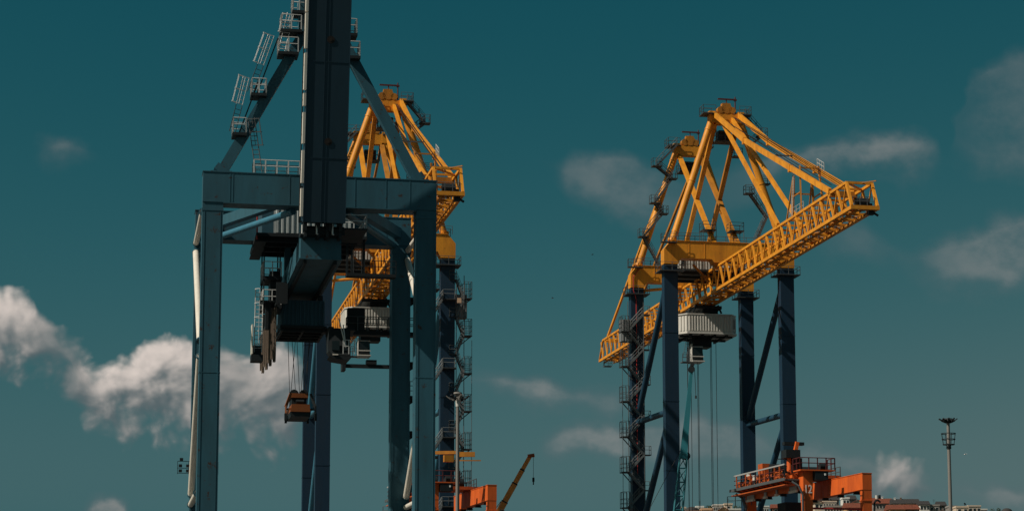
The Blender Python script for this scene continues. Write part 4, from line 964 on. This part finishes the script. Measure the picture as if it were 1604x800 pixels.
# ------------------------------------------------------------------ hillside town
TILE = mat('red_roof_tiles', (.20, .058, .032), .8, dirt=.6, dirtcol=(.09, .03, .02), scale=.5)
SLATE = mat('dark_roof_tiles', (.045, .042, .042), .8, dirt=.5, scale=.5)
WALLS = {'cream': mat('cream_render', (.60, .48, .37), .85, dirt=.35, scale=.3), 'white': mat('white_render', (.70, .68, .64), .85, dirt=.3, scale=.3),
         'peach': mat('peach_render', (.66, .40, .25), .85, dirt=.3, scale=.3), 'grey': mat('grey_render', (.27, .25, .23), .85, dirt=.4, scale=.3),
         'ochre': mat('ochre_render', (.48, .31, .16), .85, dirt=.4, scale=.3), 'brown': mat('brown_render', (.20, .12, .085), .85, dirt=.4, scale=.3)}
FRAME = mat('window_frame', (.65, .63, .6), .6)
def house(x0, x1, top, y, wall, roof, label, d=9.0, storeys=3, bands=False, bays=None, chimney=0, rz=0.0, extra=None):
    """top is the height of the eaves; the house goes down to the slope"""
    cx = (x0 + x1) / 2; w = x1 - x0; base = min(hill_z(cx, y), top - 5) - 1.5
    t = thing('house', label, 'house', (cx, y, base), rz, 'houses on the hillside')
    H = top - base; hw = w / 2
    wl = MB().box(-hw, hw, 0, d, 0, H).build('wall', WALLS[wall], t)
    if roof in ('tile', 'slate'):
        rm = TILE if roof == 'tile' else SLATE; rh = min(2.6, d * .26)
        r = MB().prism([(-hw-.5, -.5, H), (-hw-.5, d/2, H+rh), (-hw-.5, d+.5, H)], (w+1, 0, 0))
        r.box(-hw-.55, hw+.55, -.62, -.45, H-.12, H+.1); ro = r.build('roof', rm, t)
        m = MB()
        for i in range(max(2, int(w/.9))): x = -hw-.4 + (w+.8)*(i+.5)/max(2, int(w/.9)); m.beam((x, -.5, H+.03), (x, d/2, H+rh+.03), .16, .10)
        m.build('tile_row', rm, ro)
    elif roof == 'gable':
        rh = w * .30
        MB().prism([(-hw-.4, -.4, H), (hw+.4, -.4, H), (0, -.4, H+rh)], (0, d+.8, 0)).build('roof', WALLS[wall], t)
        m = MB().beam((-hw-.6, d/2-.2, H-.05), (0, d/2-.2, H+rh+.12), d+1.2, .18).beam((hw+.6, d/2-.2, H-.05), (0, d/2-.2, H+rh+.12), d+1.2, .18)
        m.build('roof_slope', TILE, t)
    elif roof == 'dome':
        m = MB(); n = 18; k = 6; rr_ = hw*.98; vs = [(rr_*math.cos(p)*math.cos(a), d/2+rr_*math.cos(p)*math.sin(a), H+rr_*.62*math.sin(p)) for p in [math.pi/2*i/k for i in range(k+1)] for a in [2*math.pi*j/n for j in range(n)]]
        m._add(vs, [(i*n+j, i*n+(j+1)%n, (i+1)*n+(j+1)%n, (i+1)*n+j) for i in range(k) for j in range(n)], True); m.build('roof', SLATE, t)
    else:
        ro = MB().box(-hw-.25, hw+.25, -.25, d+.25, H, H+.3).build('roof', WALLS['grey'] if roof == 'flat' else WALLS[roof], t)
        MB().box(-hw-.25, hw+.25, -.25, -.05, H+.3, H+.8).box(-hw-.25, -hw, -.05, d, H+.3, H+.8).box(hw, hw+.25, -.05, d, H+.3, H+.8).build('parapet', WALLS[wall], ro)
    nb = bays or max(2, int(w / 2.6))
    for s in range(storeys):
        z1 = H - .7 - s * 3.0
        if z1 < 2: break
        for i in range(nb):
            x = -hw + w * (i + .5) / nb; ww = min(.62, w / nb * .30); hh = 1.5 if not bands else 1.9
            wi = MB().box(x-ww-.12, x+ww+.12, -.10, .0, z1-hh-.12, z1+.12).build('window', FRAME, t)
            MB().box(x-ww, x-.04, -.14, -.02, z1-hh, z1).box(x+.04, x+ww, -.14, -.02, z1-hh, z1).build('pane', glass, wi)
        if bands:
            MB().box(-hw-.1, hw+.1, -1.3, -.15, z1-hh-1.2, z1-hh-.1).build('balcony', WALLS['white'], t)
    for i in range(chimney):
        x = -hw*.5 + i * hw * .9; MB().box(x-.35, x+.35, d*.4, d*.4+.7, H, H+3.0).box(x-.45, x+.45, d*.4-.1, d*.4+.8, H+3.0, H+3.2).build('chimney', WALLS['white' if i % 2 == 0 else 'brown'], t)
    if extra == 'dish':
        m = MB().tube((hw*.4, .6, H), (hw*.4, .6, H+1.6), .06, n=6).tube((hw*.4, .4, H+1.6), (hw*.4+.2, .15, H+1.8), .25, .7, n=14); m.build('satellite_dish', dark, t)
    if extra == 'tank':
        m = MB().tube((0, 2, H+1.2), (0, 2, H+3.4), .75, n=14)
        for a in (0, 1.57, 3.14, 4.71): m.beam((.6*math.cos(a), 2+.6*math.sin(a), H), (.6*math.cos(a), 2+.6*math.sin(a), H+1.3), .1)
        m.build('water_tank', corr, t); MB().box(1.0, 2.0, 2, 3, H, H+3.6).build('flue', dark, t)
    if extra == 'aerial':
        m = MB().tube((0, 1, H), (0, 1, H+3.2), .05, n=5)
        for z in (2.2, 2.7, 3.1): m.tube((-.6, 1, H+z), (.6, 1, H+z), .03, n=4)
        m.build('aerial', dark, t)
    if extra == 'awning':
        MB().prism([(-hw+.3, -1.8, H-4.4), (-hw+.3, -.1, H-3.6), (-hw+.3, -.1, H-3.75), (-hw+.3, -1.8, H-4.55)], (w-.8, 0, 0)).build('awning', WALLS['peach'], t)
    return t
HOUSES = [
 (141.6,145.5,79.1,985,dict(_=('cream','gable','small cream gabled house just right of the gantry\'s numbered leg'),d=8,storeys=2,bays=2)),
 (147.7,154.1,80.4,1000,dict(_=('cream','flat','wide cream apartment block with white balcony bands seen under the gantry beam'),d=10,storeys=4,bands=True,bays=5)),
 (144.6,154.0,76.4,975,dict(_=('grey','flat','long low grey block with a white balcony, below the banded apartment block'),d=9,storeys=2,bands=True,bays=7)),
 (151.1,156.8,84.3,1040,dict(_=('grey','slate','dark-roofed house on the crest left of the chimney stack'),d=9,storeys=2,extra='aerial')),
 (157.9,162.3,85.0,1045,dict(_=('brown','slate','brown house with a tall white chimney under the gantry beam'),d=9,storeys=2,chimney=1)),
 (155.6,158.6,81.4,990,dict(_=('white','white','narrow white house, tallest block under the gantry beam'),d=7,storeys=4,bays=2)),
 (165.0,168.4,84.2,1030,dict(_=('brown','slate','dark brown house behind the narrow white house'),d=9,storeys=2)),
 (162.3,166.2,80.4,1000,dict(_=('cream','gable','cream house with steep gable touching the gantry\'s near right leg'),d=8,storeys=2,bays=2)),
 (153.3,160.3,75.4,965,dict(_=('ochre','tile','low red-tiled house at the foot of the gantry\'s near right leg'),d=12,storeys=1)),
 (169.6,177.1,79.2,990,dict(_=('grey','tile','grey house with four windows and an awning, right of the gantry\'s gooseneck pipe'),d=10,storeys=2,bays=5,extra='awning')),
 (176.8,180.9,82.9,1030,dict(_=('brown','tile','red-tiled house with a water tank and dark flue on its roof'),d=9,storeys=2,extra='tank')),
 (181.4,187.1,83.0,1035,dict(_=('grey','tile','red-tiled house with one white chimney behind the awning house'),d=9,storeys=2,chimney=1)),
 (182.9,189.3,80.6,1010,dict(_=('cream','slate','dark-roofed cream house, left half of the long dark roof'),d=10,storeys=2,chimney=2)),
 (188.9,195.2,80.5,1008,dict(_=('peach','slate','dark-roofed sunlit peach house, right half of the long dark roof'),d=10,storeys=2,bays=5)),
 (172.3,179.3,74.3,960,dict(_=('ochre','tile','broad red-tiled roof below the left half of the long dark roof'),d=14,storeys=1)),
 (179.9,186.1,74.5,962,dict(_=('brown','tile','broad red-tiled roof below the peach house'),d=14,storeys=1,extra='aerial')),
 (193.8,198.3,79.4,1000,dict(_=('white','slate','white house with a dark roof right of the peach house'),d=8,storeys=3,bays=3)),
 (199.3,203.9,79.1,1005,dict(_=('grey','flat','grey flat-roofed house between the white house and the light mast'),d=9,storeys=2,extra='aerial')),
 (210.7,214.4,81.9,1040,dict(_=('brown','slate','dark house directly left of the light mast'),d=9,storeys=2)),
 (211.8,215.5,79.7,1020,dict(_=('grey','flat','grey flat-roofed house directly right of the light mast'),d=9,storeys=2)),
 (207.8,213.5,76.9,985,dict(_=('cream','cream','cream flat-roofed house with a satellite dish right of the light mast'),d=9,storeys=2,bays=2,bands=False,extra='dish')),
 (214.6,220.3,77.6,990,dict(_=('cream','flat','cream flat-roofed house at the right end of the roofline step'),d=9,storeys=2,bays=3)),
 (222.5,225.5,76.7,1000,dict(_=('white','flat','low white house past the end of the cream houses'),d=8,storeys=2)),
 (235.4,240.6,77.1,1010,dict(_=('brown','dome','dark domed roof barely showing at the lower right edge'),d=6,storeys=1)),
 (78.8,82.5,77.6,1000,dict(_=('cream','cream','small cream flat-roofed house behind the turquoise lattice crane'),d=8,storeys=2)),
 (81.6,88.2,76.0,990,dict(_=('brown','dome','dark domed building left of the hoisting ropes'),d=8,storeys=1)),
 (90.2,93.7,80.2,1030,dict(_=('white','white','small white house behind the dark dome'),d=8,storeys=2,extra='aerial')),
 (88.7,94.1,75.9,985,dict(_=('peach','peach','low sunlit peach house right of the dark dome'),d=8,storeys=1)),
 (97.7,101.8,80.3,1020,dict(_=('white','flat','white house with a row of windows between the hoisting ropes'),d=8,storeys=2,bays=5)),
 (102.5,106.2,80.4,1015,dict(_=('cream','cream','plain cream block left of the gantry\'s far leg'),d=8,storeys=3,bays=1,extra='aerial')),
 (96.8,100.4,75.5,980,dict(_=('peach','gable','peach gabled house below the plain cream block'),d=8,storeys=1)),
 (101.5,108.7,75.7,985,dict(_=('white','flat','long white wall of a house left of the gantry\'s far leg'),d=8,storeys=1,bays=8)),
 (115.5,121.9,78.1,1000,dict(_=('white','flat','white house seen beneath the gantry\'s cab at left'),d=8,storeys=2,bays=6)),
 (123.7,129.8,77.8,1000,dict(_=('brown','tile','red-tiled house seen beneath the gantry\'s cab at right'),d=8,storeys=1)),
 (135.5,138.0,78.7,1000,dict(_=('cream','flat','sliver of a cream house left of the gantry\'s numbered leg'),d=8,storeys=2)),
 (143.5,147.0,82.6,1020,dict(_=('white','slate','white house peeping out behind the gantry\'s numbered leg'),d=8,storeys=3)),
]
for x0, x1, top, y, kw in HOUSES:
    wl, rf, lb = kw.pop('_'); house(x0, x1, top, y, wl, rf, lb, **kw)
TREES = [
 (96.6,1035,80.0,"dark round tree left of the white house between the ropes"),
 (98.0,1030,79.3,"smaller dark tree touching the white house between the ropes"),
 (104.7,1040,80.3,"dark tree between the white house and the plain cream block"),
 (110.9,1045,80.4,"dark tree right of the plain cream block"),
 (112.9,1040,79.9,"dark tree next to the gantry's far leg"),
 (161.5,1005,78.4,"dark tree behind the narrow white house"),
 (179.2,1000,77.8,"dark tree right of the awning house"),
 (232.1,1010,77.0,"low tree at the lower right edge"),
]
LEAF = mat('dark_foliage', (.045, .065, .03), .85, dirt=.5, scale=1.5, streak=False); BARK = mat('bark', (.09, .065, .045), .9)
for i, (x, y, top, lb) in enumerate(TREES):
    rr = random.Random(40 + i); base = hill_z(x, y) - .5; t = thing('tree', lb, 'tree', (x, y, base), rr.uniform(0, 6), 'trees among the houses'); H = top + 1.5 - base
    m = MB().tube((0, 0, 0), (.1, .1, H*.6), .32, .14, n=8)
    for k in range(5): a = rr.uniform(0, 6.28); m.tube((.08, .08, H*(.4+.04*k)), (1.5*math.cos(a), 1.5*math.sin(a), H*(.65+.05*k)), .12, .04, n=6)
    m.build('trunk', BARK, t); c = MB()
    blobs = [(rr.uniform(-1.6, 1.6), rr.uniform(-1.6, 1.6), H - rr.uniform(.8, 4.0), rr.uniform(.8, 1.5)) for _ in range(11)]
    for bx, by, bz, br in blobs:
        for _ in range(46):
            d = Vector((rr.gauss(0, 1), rr.gauss(0, 1), rr.gauss(0, 1))).normalized() * br * rr.uniform(.6, 1.1); p = Vector((bx, by, bz)) + d
            u_ = Vector((rr.gauss(0, 1), rr.gauss(0, 1), rr.gauss(0, 1))).normalized() * .3; w_ = u_.cross(d).normalized() * .22
            c._add([p - u_, p + w_, p + u_, p - w_], [(0, 1, 2, 3)])
    c.build('crown', LEAF, t)
